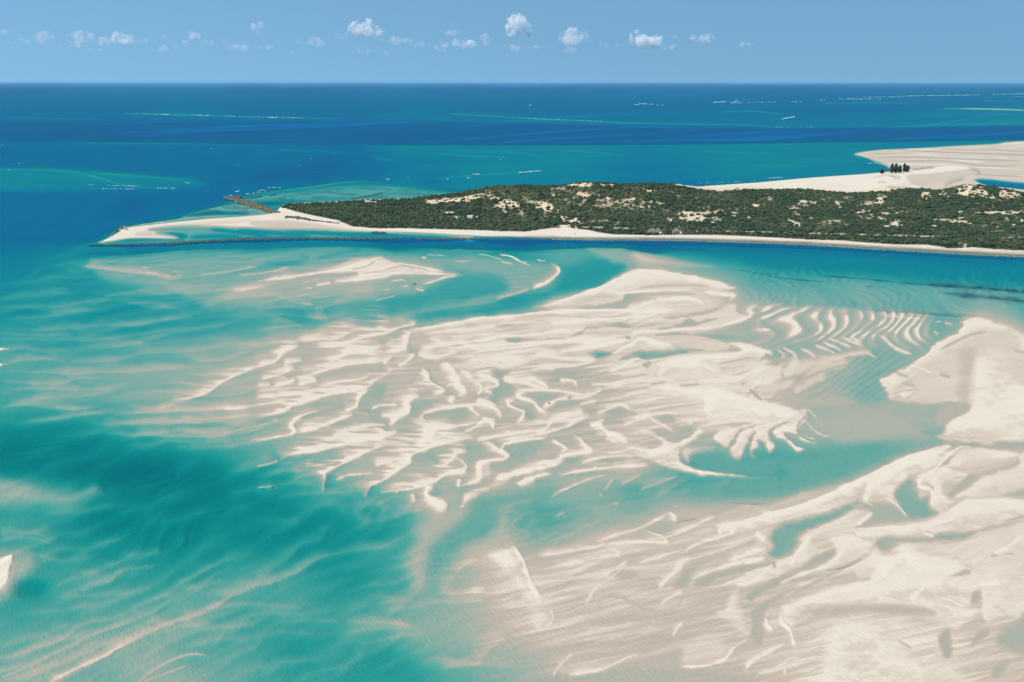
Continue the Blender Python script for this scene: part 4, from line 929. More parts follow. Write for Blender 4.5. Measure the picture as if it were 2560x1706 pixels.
# ---------------------------------------------------------------- sand sheet
idx = np.arange(NX*NY).reshape(NY, NX)
FACES = np.stack([idx[:-1, :-1], idx[1:, :-1], idx[1:, 1:], idx[:-1, 1:]], -1).reshape(-1, 4)
M = NT("sand")
tn = M.at('tone'); vg = M.at('veg'); wd_ = M.at('weed'); rk = M.at('rock'); tf = M.at('turf'); rd = M.at('road')
geo = M.n('NewGeometry'); nz = M.n('TexNoise', i_Scale=.05, i_Detail=6., i_Vector=geo.outputs['Position'])
nz2 = M.n('TexNoise', i_Scale=.9, i_Detail=4., i_Vector=geo.outputs['Position'])
tt = M.math('ADD', M.math('MULTIPLY', M.math('ADD', tn, M.math('MULTIPLY', M.math('SUBTRACT', nz2.outputs[0], .5), .12)), .25), .5, True)
col = M.ramp(tt, [(0, (.41,.33,.26)), (.40, (.42,.34,.265)), (.5, (.44,.36,.28)), (.56, (.485,.395,.305)), (.63, (.565,.465,.36)), (.72, (.655,.56,.445)), (.86, (.73,.64,.52))])
col = M.mix(M.math('MULTIPLY', nz.outputs[0], .10), col, (.62,.50,.36))
hill = M.math('MULTIPLY', M.at('hill'), .9, True)
col = M.mix(hill, col, (.66,.51,.33))
col = M.mix(M.math('MULTIPLY', rk, .9, True), col, (.20,.165,.105))
col = M.mix(M.math('MULTIPLY', tf, .9, True), col, (.17,.185,.08))
col = M.mix(M.math('MULTIPLY', vg, .93, True), col, (.045,.055,.026))
col = M.mix(M.math('MULTIPLY', rd, .8, True), col, (.46,.42,.36))
col = M.mix(M.math('MULTIPLY', wd_, .9, True), col, (.035,.045,.075))
# wind and tide ripples a few metres apart
mr = M.n('Mapping', i_Vector=geo.outputs['Position']); mr.inputs['Rotation'].default_value = (0, 0, math.radians(62))
mp = M.n('Mapping', i_Vector=mr.outputs[0]); mp.inputs['Scale'].default_value = (.10, .42, .2)
rp = M.n('TexNoise', i_Scale=1.6, i_Detail=2.5, i_Distortion=.8, i_Vector=mp.outputs[0])
fade = M.math('MULTIPLY', M.math('SUBTRACT', 1., M.math('MULTIPLY', vg, 1., True)), M.math('MULTIPLY', nz.outputs[0], .95))
bp_ = M.n('Bump', i_Height=rp.outputs[0], i_Distance=.7, i_Strength=fade)
bs = M.n('BsdfPrincipled', i_Base_Color=col, i_Roughness=.9, i_Normal=bp_.outputs[0]); bs.inputs['Specular IOR Level'].default_value = .15
SAND = M.surf(bs.outputs[0])
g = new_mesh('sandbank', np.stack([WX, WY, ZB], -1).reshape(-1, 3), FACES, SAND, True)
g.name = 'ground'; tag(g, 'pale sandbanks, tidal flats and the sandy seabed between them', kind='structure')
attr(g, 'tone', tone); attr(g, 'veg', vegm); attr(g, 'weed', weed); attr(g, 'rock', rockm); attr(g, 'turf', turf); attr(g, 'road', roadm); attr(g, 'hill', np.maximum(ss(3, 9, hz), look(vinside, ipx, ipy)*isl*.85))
# ---------------------------------------------------------------- sea
wet = ZB < 0.02
fm = wet.ravel()[FACES].any(1)
used = np.unique(FACES[fm]); remap = np.full(NX*NY, -1); remap[used] = np.arange(len(used))
WV = np.stack([WX, WY, np.zeros_like(WX)], -1).reshape(-1, 3)[used]
M = NT("sea_water")
d = M.at('depth'); geo = M.n('NewGeometry')
def ex(k): return M.math('EXPONENT', M.math('MULTIPLY', d, -k))
t1 = M.n('CombineColor'); t2 = M.n('CombineColor')
for i, k in enumerate((.68, .12, .095)):
    M.t.links.new(ex(k), t1.inputs[i]); M.t.links.new(M.math('SUBTRACT', 1., ex(2*k)), t2.inputs[i])
deep = M.ramp(M.math('MULTIPLY', d, .065, True), [(0, (.002,.108,.14)), (.24, (.001,.085,.145)), (.42, (.001,.084,.195)), (.68, (.002,.085,.205)), (.87, (.004,.074,.185)), (1, (.004,.115,.30))])
lag = M.ramp(M.math('MULTIPLY', d, .1, True), [(0, (.002,.115,.10)), (.3, (.001,.088,.088)), (.7, (.001,.07,.085)), (1, (.001,.06,.085))])
deep = M.mix(M.at('lagoon'), deep, lag)
sc = M.mix(1., deep, t2.outputs[0], 'MULTIPLY')
wn_ = M.n('TexNoise', i_Scale=.035, i_Detail=8., i_Roughness=.65, i_Vector=geo.outputs['Position'])
wv = M.n('Bump', i_Height=wn_.outputs[0], i_Distance=1.6, i_Strength=.5)
tr = M.n('BsdfTransparent', i_Color=t1.outputs[0]); df = M.n('BsdfDiffuse', i_Color=sc, i_Normal=wv.outputs[0])
ad = M.n('AddShader', i_0=tr.outputs[0], i_1=df.outputs[0])
gl = M.n('BsdfGlossy', i_Roughness=.35, i_Color=(.9,.95,1,1), i_Normal=wv.outputs[0]); fr = M.n('Fresnel', i_IOR=1.33)
fk = M.math('MULTIPLY', M.math('MINIMUM', fr.outputs[0], .34), M.math('MULTIPLY', .07, M.math('SUBTRACT', 1., ex(1.5))))
mx = M.n('MixShader', i_0=fk, i_1=ad.outputs[0], i_2=gl.outputs[0])
SEA = M.surf(mx.outputs[0])
w_ = new_mesh('sea_water', WV, remap[FACES[fm]], SEA, True); tag(w_, 'turquoise to deep blue sea water over the sandbanks', kind='structure')
attr(w_, 'depth', DEPTH.ravel()[used])
attr(w_, 'lagoon', (ss(820, 1120, PY)).ravel()[used])
# ---------------------------------------------------------------- shrubs, trees
rs = np.random.default_rng(5)
def leaf_mat(name, c0, c1, seed=.0):
    M = NT(name); geo = M.n('NewGeometry'); oi = M.n('ObjectInfo')
    n = M.n('TexNoise', i_Scale=.8, i_Detail=4., i_Vector=geo.outputs['Position'])
    c = M.mix(n.outputs[0], c0, c1)
    c = M.mix(M.math('MULTIPLY', oi.outputs['Random'], .35), c, tuple(min(1, k*1.5) for k in c1))
    b = M.n('BsdfPrincipled', i_Base_Color=c, i_Roughness=.75); b.inputs['Specular IOR Level'].default_value = .2
    return M.surf(b.outputs[0])
def simple(name, c, rough=.8, var=.25, scale=1.2):
    M = NT(name); geo = M.n('NewGeometry'); n = M.n('TexNoise', i_Scale=scale, i_Detail=5., i_Vector=geo.outputs['Position'])
    col = M.mix(n.outputs[0], tuple(k*(1-var) for k in c), tuple(min(1, k*(1+var)) for k in c))
    b = M.n('BsdfPrincipled', i_Base_Color=col, i_Roughness=rough); b.inputs['Specular IOR Level'].default_value = .2
    return M.surf(b.outputs[0])
LEAF = leaf_mat("bush_leaves", (.030,.052,.022), (.070,.100,.040)); CAS = leaf_mat("casuarina_needles", (.022,.045,.035), (.05,.08,.055)); BARK = simple("bark", (.16,.13,.10))
def scrub_material():
    M = NT("scrub_leaves"); v = M.at('hue'); geo = M.n('NewGeometry'); n = M.n('TexNoise', i_Scale=.5, i_Detail=4., i_Vector=geo.outputs['Position'])
    c = M.ramp(v, [(0, (.020,.040,.028)), (.35, (.030,.055,.030)), (.65, (.048,.078,.036)), (.88, (.085,.105,.045)), (1, (.16,.135,.085))])
    c = M.mix(M.math('MULTIPLY', n.outputs[0], .5), c, (.03,.05,.026))
    b = M.n('BsdfPrincipled', i_Base_Color=c, i_Roughness=.8); b.inputs['Specular IOR Level'].default_value = .15
    return M.surf(b.outputs[0])
def hz_at(X, Y):
    px, py = project(X, Y, 0*X); return look(ZB, px, py)
def chart_at(M_, X, Y):
    px, py = project(X, Y, 0*X); return look(M_, px, py)
def scatter(n, x0, x1, y0, y1):
    """points spread evenly over the land, kept where the photo shows cover"""
    X = rs.uniform(x0, x1, n); Y = rs.uniform(y0, y1, n)
    px, py = project(X, Y, 0*X)
    ok = (px > CX0+5) & (px < CX1-5) & (py > 400) & (py < 720)
    X, Y, px, py = X[ok], Y[ok], px[ok], py[ok]
    Z = look(ZB, px, py); v = look(vegm, px, py); il = look(isl, px, py)
    rd_ = look(roadm, px, py); ix, iy = project(X, Y, Z)
    inv = look(vinside, ix, iy); sp = fbm(X/7., Y/9., 141, 2)
    k = (il > .5) & (Z > .4) & (((v > .55) & (rs.random(len(v)) < v)) | ((inv > .6) & (sp > .60) & (rd_ < .2)))
    return X[k], Y[k], Z[k]
# one dome of leaves: rings of jittered vertices
def domes(X, Y, Z, R, H, seed=0, rings=3, seg=8):
    r = np.random.default_rng(seed); n = len(X)
    ph = np.linspace(0, 2*np.pi, seg, endpoint=False); V = []
    for k in range(rings):
        el = (k/rings)*np.pi/2*.96; rr = np.cos(el)*(1.08 if k == 1 else .96); hh = np.sin(el)
        j = r.uniform(.68, 1.26, (n, seg)); a = ph[None]+r.uniform(0, 6.28, (n, 1))*(k == 0)+(k % 2)*np.pi/seg+r.uniform(-.2, .2, (n, seg))
        V.append(np.stack([X[:, None]+R[:, None]*rr*j*np.cos(a), Y[:, None]+R[:, None]*rr*j*np.sin(a), Z[:, None]-.3+H[:, None]*hh*r.uniform(.72, 1.2, (n, seg))], -1))
    top = np.stack([X+R*r.uniform(-.2, .2, n), Y+R*r.uniform(-.2, .2, n), Z+H*r.uniform(.9, 1.1, n)], -1)[:, None]
    V = np.concatenate(V+[top], 1); m = rings*seg+1; F = []
    for k in range(rings-1):
        for i in range(seg):
            a, b, c, d = k*seg+i, k*seg+(i+1) % seg, (k+1)*seg+(i+1) % seg, (k+1)*seg+i
            F += [(a, b, c), (a, c, d)]
    for i in range(seg): F.append(((rings-1)*seg+i, (rings-1)*seg+(i+1) % seg, m-1))
    F = np.array(F); FF = (F[None]+(np.arange(n)*m)[:, None, None]).reshape(-1, 3)
    return V.reshape(-1, 3), FF, m
SX_, SY_, SZ_ = scatter(150000, -1500, 2700, 1650, 3500)
# near the island's right end the scrub reaches the frame edge; keep an even cover of crowns
sz = rs.random(len(SX_)); R_ = 2.0+sz**2*3.4; cell = {}
keep = []
order = np.argsort(-R_)
for i in order:
    c = (int(SX_[i]//3.6), int(SY_[i]//3.6))
    if c in cell: continue
    cell[c] = 1; keep.append(i)
keep = np.array(keep); SX_, SY_, SZ_, R_ = SX_[keep], SY_[keep], SZ_[keep], R_[keep]
clump = fbm(SX_/38., SY_/38., 131, 3); big = ss(.5, .7, clump)
Hh = R_*(.62+.30*rs.random(len(R_)))*(1+.35*big)+.3
V, F, m = domes(SX_, SY_, SZ_, R_*(1+.15*big), Hh, 3)
so = new_mesh('scrub', V, F, scrub_material(), False); tag(so, 'dense dark green coastal scrub covering the low dunes of the island', 'scrub', kind='stuff')
attr(so, 'hue', np.repeat(np.clip(.15+.75*fbm(SX_/90., SY_/120., 133, 3)-.15*big+.6*(rs.random(len(SX_))-.5), 0, 1), m))
def blob_crown(name, mat, seed, n=70, R=3.2, H=3.2, leaf=.75, kind='round', link=False):
    """a crown as many leaf clumps spread through its volume, with gaps and an uneven outline"""
    r = np.random.default_rng(seed); V = []; F = []; b = 0
    for k in range(n):
        if kind == 'round':
            a = r.uniform(0, 6.283); el = math.asin(r.random()**.8); q = r.uniform(.55, 1.0)*(1+.18*math.sin(3*a+seed))
            c = np.array([R*q*math.cos(el)*math.cos(a), R*q*math.cos(el)*math.sin(a), .25*H+H*.8*q*math.sin(el)]); s = leaf*r.uniform(.6, 1.25)
        else:
            h = r.random(); w = min(1, .45+h*2.2, (1.04-h)*2.4+.12)*(.82+.22*math.sin(8*h+seed)); a = r.uniform(0, 6.283); q = r.random()**.5
            c = np.array([R*w*q*math.cos(a), R*w*q*math.sin(a), H*(.10+.88*h)]); s = leaf*r.uniform(.6, 1.2)*(1.1-.35*h)
        P = r.normal(size=(7, 3)); P /= np.linalg.norm(P, axis=1)[:, None]; P = P*np.array([1, 1, .75 if kind == 'round' else 1.3])*s*r.uniform(.7, 1.2, (7, 1))
        V += list(c+P)
        for t in ((0,1,2),(0,2,3),(0,3,4),(1,2,5),(2,3,5),(3,4,6),(1,5,6),(0,4,1),(4,6,1),(5,3,6)): F.append((b+t[0], b+t[1], b+t[2]))
        b += 7
    return new_mesh(name, np.array(V), np.array(F), mat, False, link=link)
def trunk_mesh(name, h, r0, limbs, seed, link=False):
    r = np.random.default_rng(seed); V = []; F = []
    def tube(p0, p1, ra, rb):
        b = len(V); p0 = Vector(p0); p1 = Vector(p1); z = (p1-p0).normalized(); x = z.orthogonal().normalized(); y = z.cross(x)
        for p, q in ((p0, ra), ((p0+p1)/2+x*q_jit(), (ra+rb)/2), (p1, rb)):
            for k in range(6): V.append(p+(x*math.cos(k*1.0472)+y*math.sin(k*1.0472))*q)
        for s_ in range(2):
            for k in range(6): a = b+s_*6+k; c = b+s_*6+(k+1) % 6; F.append((a, c, c+6)); F.append((a, c+6, a+6))
    def q_jit(): return r.uniform(-.1, .1)
    tube((0, 0, -.6), (r.uniform(-.2, .2), r.uniform(-.2, .2), h), r0, r0*.55)
    for k in range(limbs):
        a = r.uniform(0, 6.28); z0 = h*r.uniform(.35, .9); L = h*r.uniform(.5, .9)
        tube((0, 0, z0), (L*.7*math.cos(a), L*.7*math.sin(a), z0+L*.6), r0*.45, r0*.15)
    return new_mesh(name, np.array([tuple(v) for v in V]), np.array(F), BARK, True, link=link)
def make_tree(name, label, cat, crown_me, trunk_me, loc, rz=0, sc=(1, 1, 1), group=None):
    t = bpy.data.objects.new(name, None); scene.collection.objects.link(t); t.location = loc; t.rotation_euler = (0, 0, rz); t.scale = sc
    tag(t, label, cat, group)
    for nm, me in (('crown', crown_me), ('trunk', trunk_me)):
        c = bpy.data.objects.new(nm, me); scene.collection.objects.link(c); c.parent = t
    return t
bush_me = [blob_crown('crown', LEAF, 200+k, 80, 3.2+.2*k, 3.0, .95).data for k in range(5)]
btrunk_me = [trunk_mesh('trunk', 1.2, .22, 4, 300+k).data for k in range(2)]
# the front row of bushes along the channel beach
FRONT = [(914,566,1),(938,570.5,1),(962,572,1),(985,572,.9),(1010,571.5,.8),(1040,573,.8),(1068,574,.8),(1095,575.5,.8),(1125,576.5,.9),(1150,577,.9),(1178,577.5,.8),(1205,578,1),(1232,579,1),(1262,580,1.1),(1290,580.5,1),(1315,580,.9),(1342,577,1),(1362,574,.8),
 (1428,566,.8),(1446,568,1.1),(1462,571,1),(1478,575,1.1),(1492,581,1.2),(1508,584,1.1),(1524,586,1.1),(1540,587,1),(1556,587.5,1),(1573,588,1.1),(1590,588.5,1.1),(1604,588,1.2),(1666,583,.9),(1674,585,1.1),(1683,586,1.2),
 (1716,584,1.2),(1729,586,1.3),(1748,581,.9),(1757,587,1.),(1768,587.5,1.1),(1806,588,1),(1822,588,.8),(1842,589,1.1),(1856,590.5,1.3),(1870,590,.9),(1888,589,1.1),(1902,590,1),(1908,592,.7),(1926,593,1.2),(1938,594.5,.9),(1955,588,.9),(1966,595,1.1),(1985,596.5,1.2),(2000,597.5,.9),
 (2022,599,1.1),(2036,599.5,1),(2060,599,1),(2075,600,.8),(2104,602,1.1),(2120,603,1.1),(2138,603,1.2),(2158,605,1),(2176,607,1),(2196,608,1.2),(2222,610,1.2),(2240,612,1.4),(2262,612.5,1.1),(2284,614,1.2),(2305,613,1.2),(2330,615,1.2),(2352,618,1.3),(2370,620,1.7),(2388,620,1.6),(2402,618,1),(2440,620,1.2),(2462,622,1.5),(2480,623,1.5),(2505,624,1.1),(2528,626,1.4),(2550,627,1.3)]
ORD = 'first second third fourth fifth sixth seventh eighth ninth tenth eleventh twelfth thirteenth fourteenth fifteenth sixteenth seventeenth eighteenth nineteenth twentieth'.split()
FSEC = [(0, 'from the left end'), (1400, 'right of the sandy cove'), (1650, 'from the larger lodge on'), (1800, 'under the broken sand track'), (2015, 'under the long pale road'), (2300, 'at its right end')]
for i, (px, py, s) in enumerate(FRONT):
    x, y = ground(px, py-1.2); z = float(hz_at(np.array([x]), np.array([y]))[0])
    sec = [q for q in FSEC if px >= q[0]][-1]; num = 1+sum(1 for f in FRONT if sec[0] <= f[0] < px)
    look_ = 'large spreading' if s >= 1.4 else 'broad' if s >= 1.2 else 'rounded' if s >= 1.05 else 'middle sized' if s >= .95 else 'small'
    make_tree('bush', f'{look_} bush, {ORD[num-1]} in the beach row {sec[1]}', 'bush', bush_me[i % 5], btrunk_me[i % 2], (x, y, z-.1), i*1.7, (s*1.25, s*1.15, s*(1.05+.12*(i % 3))), 'bushes in the front row along the channel beach')
# bushes set apart on the point and on the bare sand
def raise_at(px, py):
    """ground point whose own height projects to photo pixel px, py"""
    best = None
    x, y = ground(px, py)
    for it in range(60):
        z = float(hz_at(np.array([x]), np.array([y]))[0]); nx_, ny_ = ground(px, py, z)
        x = .6*x+.4*nx_; y = .6*y+.4*ny_
    return x, y, float(hz_at(np.array([x]), np.array([y]))[0])
for px, py, s, lab in ((709,520,1.5,'round dark bush standing alone at the seaward tip of the island scrub'),(726,514,1.5,'dark bush between the lone tip bush and the first scrub'),(734,517,1.3,'low dark bush on the bright sand behind the point'),
  (1422,549,1.2,'small dark bush alone in the middle of the bare sandy clearing'),(1450,551,1.3,'bush at the right rim of the bare sandy clearing'),(1758,466,1.1,'flat dark bush alone on the white beach beside the blue sea'),(1843,473,.8,'low dark bush on the white beach ahead of the scrub'),(2403,468,1.,'dark bush on the left of the bare yellow dune top'),(2431,467,1.5,'broad dark bush in the middle of the bare yellow dune top'),(1120,492,1.,'dark shrub on the crest of the pale dune slope'),(1140,491,.8,'smaller shrub right of the one on the pale dune crest')):
    x, y, z = raise_at(px, py)
    make_tree('bush', lab, 'bush', bush_me[int(px) % 5], btrunk_me[0], (x, y, z-.1), px, (s*1.3, s*1.3, s*1.1), 'bushes standing apart on bare sand')
x, y, z = raise_at(1541, 467)
for px, py, s, lab in ((1541,467.5,1.5,'bare looking brown grey tree on the dune skyline, left of two'),(1592,464.5,1.75,'brown grey tree on the dune skyline, right of two')):
    x, y, z = raise_at(px, py)
    cr = blob_crown('crown', simple("dry_leaves", (.10,.09,.07)), int(px), 60, 2.8, 4.5, .55).data
    make_tree('skyline_tree', lab, 'tree', cr, trunk_mesh('trunk', 2.6, .25, 6, int(px)).data, (x, y, z-.2), 0, (s, s, s*1.05), 'trees on the dune skyline')
# casuarinas on the far sand spit
for k, (px, py, h, w, lab) in enumerate(((2204.5,437.5,11.5,7.5,'small dark casuarina standing alone left of the grove on the far sand spit'),(2229,436.5,24,8,'tall dark casuarina at the left edge of the grove on the far sand spit'),(2238.5,436,24,8,'second tall casuarina from the left in the grove on the far sand spit'),
  (2248.5,433.5,17,7.5,'lower casuarina in the dip in the middle of the grove on the far sand spit'),(2260,431.5,21,5,'slender pointed casuarina in the right half of the grove'),(2267,432,16.5,9,'broad round-topped casuarina at the right end of the grove'))):
    x, y = ground(px, py); z = float(hz_at(np.array([x]), np.array([y]))[0]); mpp = y/FPX
    cr = blob_crown('crown', CAS, 500+k, 330, w*mpp*.85, h*mpp, 2.0, 'tall').data
    make_tree('casuarina_tree', lab, 'tree', cr, trunk_mesh('trunk', h*mpp*.6, .5, 5, 520+k).data, (x, y, z-.3), k, (1, 1, 1), 'casuarina trees on the far sand spit')
# ---------------------------------------------------------------- rocks and reefs
def rock_mat(name, a, b):
    M = NT(name); geo = M.n('NewGeometry'); n = M.n('TexNoise', i_Scale=.35, i_Detail=8., i_Roughness=.7, i_Vector=geo.outputs['Position'])
    n2 = M.n('TexNoise', i_Scale=.06, i_Detail=3., i_Vector=geo.outputs['Position'])
    c = M.mix(M.math('ADD', M.math('MULTIPLY', n.outputs[0], .7), M.math('MULTIPLY', n2.outputs[0], .4)), a, b)
    bs = M.n('BsdfPrincipled', i_Base_Color=c, i_Roughness=.85); bs.inputs['Specular IOR Level'].default_value = .25
    return M.surf(bs.outputs[0])
RK_DARK = rock_mat("dark_reef_rock", (.03,.03,.03), (.17,.15,.12)); RK_TAN = rock_mat("tan_ledge_rock", (.12,.095,.062), (.34,.28,.20)); RK_BRN = rock_mat("brown_point_rock", (.05,.042,.032), (.24,.18,.10))
def reef(label, pts, ws, height, mat, seed, step=2.2, lumps=1.0, cat='reef', name='rock_reef', group=None):
    p = np.array([[float(v) for v in q.split(',')] for q in pts.split()]); ws = np.interp(np.linspace(0, 1, 60), np.linspace(0, 1, len(ws)), ws)
    q = smooth(p, step=step); n = len(q); NA = 13; V = []; r = np.random.default_rng(seed)
    for i in range(n):
        w = float(np.interp(i/(n-1), np.linspace(0, 1, 60), ws))*(.45+1.1*float(fbm(np.array([i*.35]), np.array([seed*3.1]), seed, 3)[0]))
        end = min(1, i/2.0, (n-1-i)/2.0); w *= .25+.75*end
        for j in range(NA):
            t = j/(NA-1)*2-1; x, y = ground(q[i][0]+r.uniform(-.5, .5), q[i][1]+t*w/2+r.uniform(-.12, .12)*w)
            dome = (1-t*t)**.45 if abs(t) < 1 else 0
            n_ = float(fbm(np.array([x*.16]), np.array([y*.045]), seed+3, 4)[0])*r.uniform(.75, 1.25)
            z = -.8+(height+.8)*dome*((.6+.8*n_) if lumps < 1 else (.02+1.75*n_) if lumps < 1.5 else (1.75*n_))*end if abs(t) < 1 and 0 < i < n-1 else -.8
            gz = float(look(ZB, *[np.array([k]) for k in project(x, y, 0.)])[0])
            V.append((x, y, max(z, z+max(0, gz)) if dome else min(gz, 0)-.6))
    F = [(i*NA+j, i*NA+j+1, (i+1)*NA+j+1, (i+1)*NA+j) for i in range(n-1) for j in range(NA-1)]
    o = new_mesh(name, np.array(V), np.array(F), mat, False); tag(o, label, cat, group)
    sm = o.modifiers.new('thick', 'SOLIDIFY'); sm.thickness = .4; sm.offset = -1
    return o
reef('long thin dark reef ledge running from the spit tip along the channel', "224,612 302,611.3 404,608.5 506,603.5 608,598 710,595.5 880,595.8 1000,595.6 1100,596.5 1200,597 1300,598 1378,598.5", [1,2.6,4.6,3.4,5,3.6,4.6,3.4,3.8,2.6,2.8,1.5], .75, RK_DARK, 11)
reef('low tan brown rock ledge below the white beach along the right half of the channel', "1378,598.6 1500,600 1700,601.5 1883,607 2029,613 2212,624 2431,636.5 2560,642.5 2800,660 3100,684", [2.5,3,3,3.2,3.4,3.6,4,4], .6, RK_TAN, 12, 2.2, .9)
reef('broad brown rocky point jutting into the deep blue water at the island tip', "560,493.5 581,497 601,502.5 622,508.5 642,514.5 662,521 678,527.5 703,534.5", [3,9,12,15,13,16,9,2], 1.4, RK_BRN, 13)
reef('upper fork of brown rocks at the seaward end of the rocky point', "578,495.5 591,493 604,490.5", [7,8,3], 1.2, RK_BRN, 14)
reef('thin dark rock bar in shallow water just behind the rocky point', "605,495.5 625,494.7 656,490.4", [1.2,1.8,1.2], .7, RK_DARK, 15, 2.2, 2.)
reef('tiny dark rock bar farthest out in the shallows behind the point', "672,489.3 691,485.8", [1,1.2], .5, RK_DARK, 16, 2.2, 2.)
reef('band of dark rocks on the wet sand below the first scrub', "711,545.5 734,545.2 756,548 783,552.5 830,558.5 851,561", [4.5,7,6,4,2.5,1], 1.3, RK_DARK, 17)
reef('small dark rock patch at the water edge of the lagoon beach', "928,580.3 946,580.8 966,582", [2.5,3.6,2], .9, RK_DARK, 18)
reef('long low brown rock islet in the blue shallows behind the scrub', "877,497 900,493.5 925,489 956,483", [1.2,2.6,2.2,1.4], .6, RK_BRN, 19, 2.2, 2.)
for k, (pts, ws, lab) in enumerate((("286,577 292,576 298,577", [1.5,3.5,1.5], 'dark rock at the water edge of the white spit tip'), ("300,571 305,571.5 312,575", [2,2.6,1], 'arched dark rock on the upper rim of the white spit tip'), ("313,574.5 321,576.8", [.8,1], 'thin dark rock sliver trailing right of the two spit tip rocks'))):
    reef(lab, pts, ws, 2.0, RK_DARK, 21+k, 1.2)
reef('tiny dark rock on the sand ridge in the middle of the big sandbank', "1370.5,1009.5 1373,1010.2 1375.5,1011.5", [1.4,2.2,1.2], .8, RK_DARK, 31, .8)
reef('small dark rock alone on the wet flat in the sandy cove', "1436.5,586.5 1438,586.5 1440,586.7", [.8,1.5,.8], 1.6, RK_DARK, 32, .6)
# ---------------------------------------------------------------- boat in the shallows
def boat(px, py, L, rz, label):
    x, y = ground(px, py); t = bpy.data.objects.new('rowing_boat', None); scene.collection.objects.link(t); t.location = (x, y, -.05); t.rotation_euler = (0, 0, rz); tag(t, label, 'boat')
    V = []; n = 11
    for i in range(n):
        s = i/(n-1)*2-1; w = .19*L*(1-abs(s)**2.4)**.8+.02; sh = .35*s*s
        for j in range(7):
            a = math.pi*j/6; V.append((s*L/2, -w*math.cos(a), .72+sh-.72*math.sin(a)*(1-.5*abs(s)**3)))
    F = [(i*7+j, i*7+j+1, (i+1)*7+j+1, (i+1)*7+j) for i in range(n-1) for j in range(6)]
    h = new_mesh('hull', np.array(V), np.array(F), simple("dark_boat_wood", (.045,.05,.045)), True, t); m_ = h.modifiers.new('thick', 'SOLIDIFY'); m_.thickness = .08
    for sx in (-.18, .2):
        w = .17*L; V = [(sx*L+dx, dy, z) for z in (.5, .56) for dx, dy in ((-.14, -w), (.14, -w), (.14, w), (-.14, w))]
        new_mesh('thwart', np.array(V), [(0,3,2,1),(4,5,6,7),(0,1,5,4),(1,2,6,5),(2,3,7,6),(3,0,4,7)], simple("pale_boat_wood", (.30,.27,.22)), False, t)
boat(1036, 711, 7.5, math.radians(-18), 'small dark wooden boat lying in the grey shallows beside the sharp white sandbar')
# ---------------------------------------------------------------- buildings
THATCH = simple("weathered_thatch", (.20,.17,.15), .95, .35, .8); WALL = simple("plaster_wall", (.48,.40,.34)); WHITE = simple("white_paint", (.78,.78,.76), .5, .05); TIN = simple("pale_tin_roof", (.52,.60,.66), .4, .08); DARK = simple("dark_opening", (.03,.035,.04)); DECK = simple("terrace_stone", (.42,.33,.27)); SHEET = simple("old_roof_sheet", (.55,.56,.54), .5, .1)
def quadbox(x0, x1, y0, y1, z0, z1):
    return [(x0,y0,z0),(x1,y0,z0),(x1,y1,z0),(x0,y1,z0),(x0,y0,z1),(x1,y0,z1),(x1,y1,z1),(x0,y1,z1)], [(0,3,2,1),(4,5,6,7),(0,1,5,4),(1,2,6,5),(2,3,7,6),(3,0,4,7)]
def boxes(name, lst, mat, parent):
    V = []; F = []
    for b in lst:
        v, f = quadbox(*b); k = len(V); V += v; F += [tuple(i+k for i in q) for q in f]
    o = new_mesh(name, np.array(V), F, mat, False, parent); bm = o.modifiers.new('edge', 'BEVEL'); bm.width = .04; bm.segments = 1
    return o
def hip(name, w, d, z0, z1, ridge_w, mat, parent, sag=.0, over=.8, xoff=0, rx=0):
    """hipped roof with a slightly hollow slope, thick eaves"""
    V = []; n = 9; W = w/2+over; D = d/2+over; seg = 24
    for k in range(n):
        t = k/(n-1); e = t**(1+sag); zz = z0+(z1-z0)*t if sag == 0 else z0+(z1-z0)*(t**(1/(1+sag*.5)))
        hw = W*(1-t)+ridge_w/2*t; hd = D*(1-t)+.15*t
        for s_ in range(seg):
            a = 2*math.pi*s_/seg; c, s = math.cos(a), math.sin(a); q = 1/max(abs(c)**1.0, abs(s)) if True else 1; q = min(q, 1.28)
            V.append((xoff+rx*t+hw*c*q*.9, hd*s*q*.9, zz+.12*math.sin(5*a+k)*(k < n-1)))
    F = [(k*seg+i, k*seg+(i+1) % seg, (k+1)*seg+(i+1) % seg, (k+1)*seg+i) for k in range(n-1) for i in range(seg)]; F.append(tuple((n-1)*seg+i for i in range(seg))); F.append(tuple(reversed(range(seg))))
    return new_mesh(name, np.array(V), F, mat, False, parent)
def place(name, label, cat, px, py, rz=0, up=0, group=None):
    x, y, z = raise_at(px, py); t = bpy.data.objects.new(name, None); scene.collection.objects.link(t); t.location = (x, y, z+up); t.rotation_euler = (0, 0, rz); tag(t, label, cat, group); return t
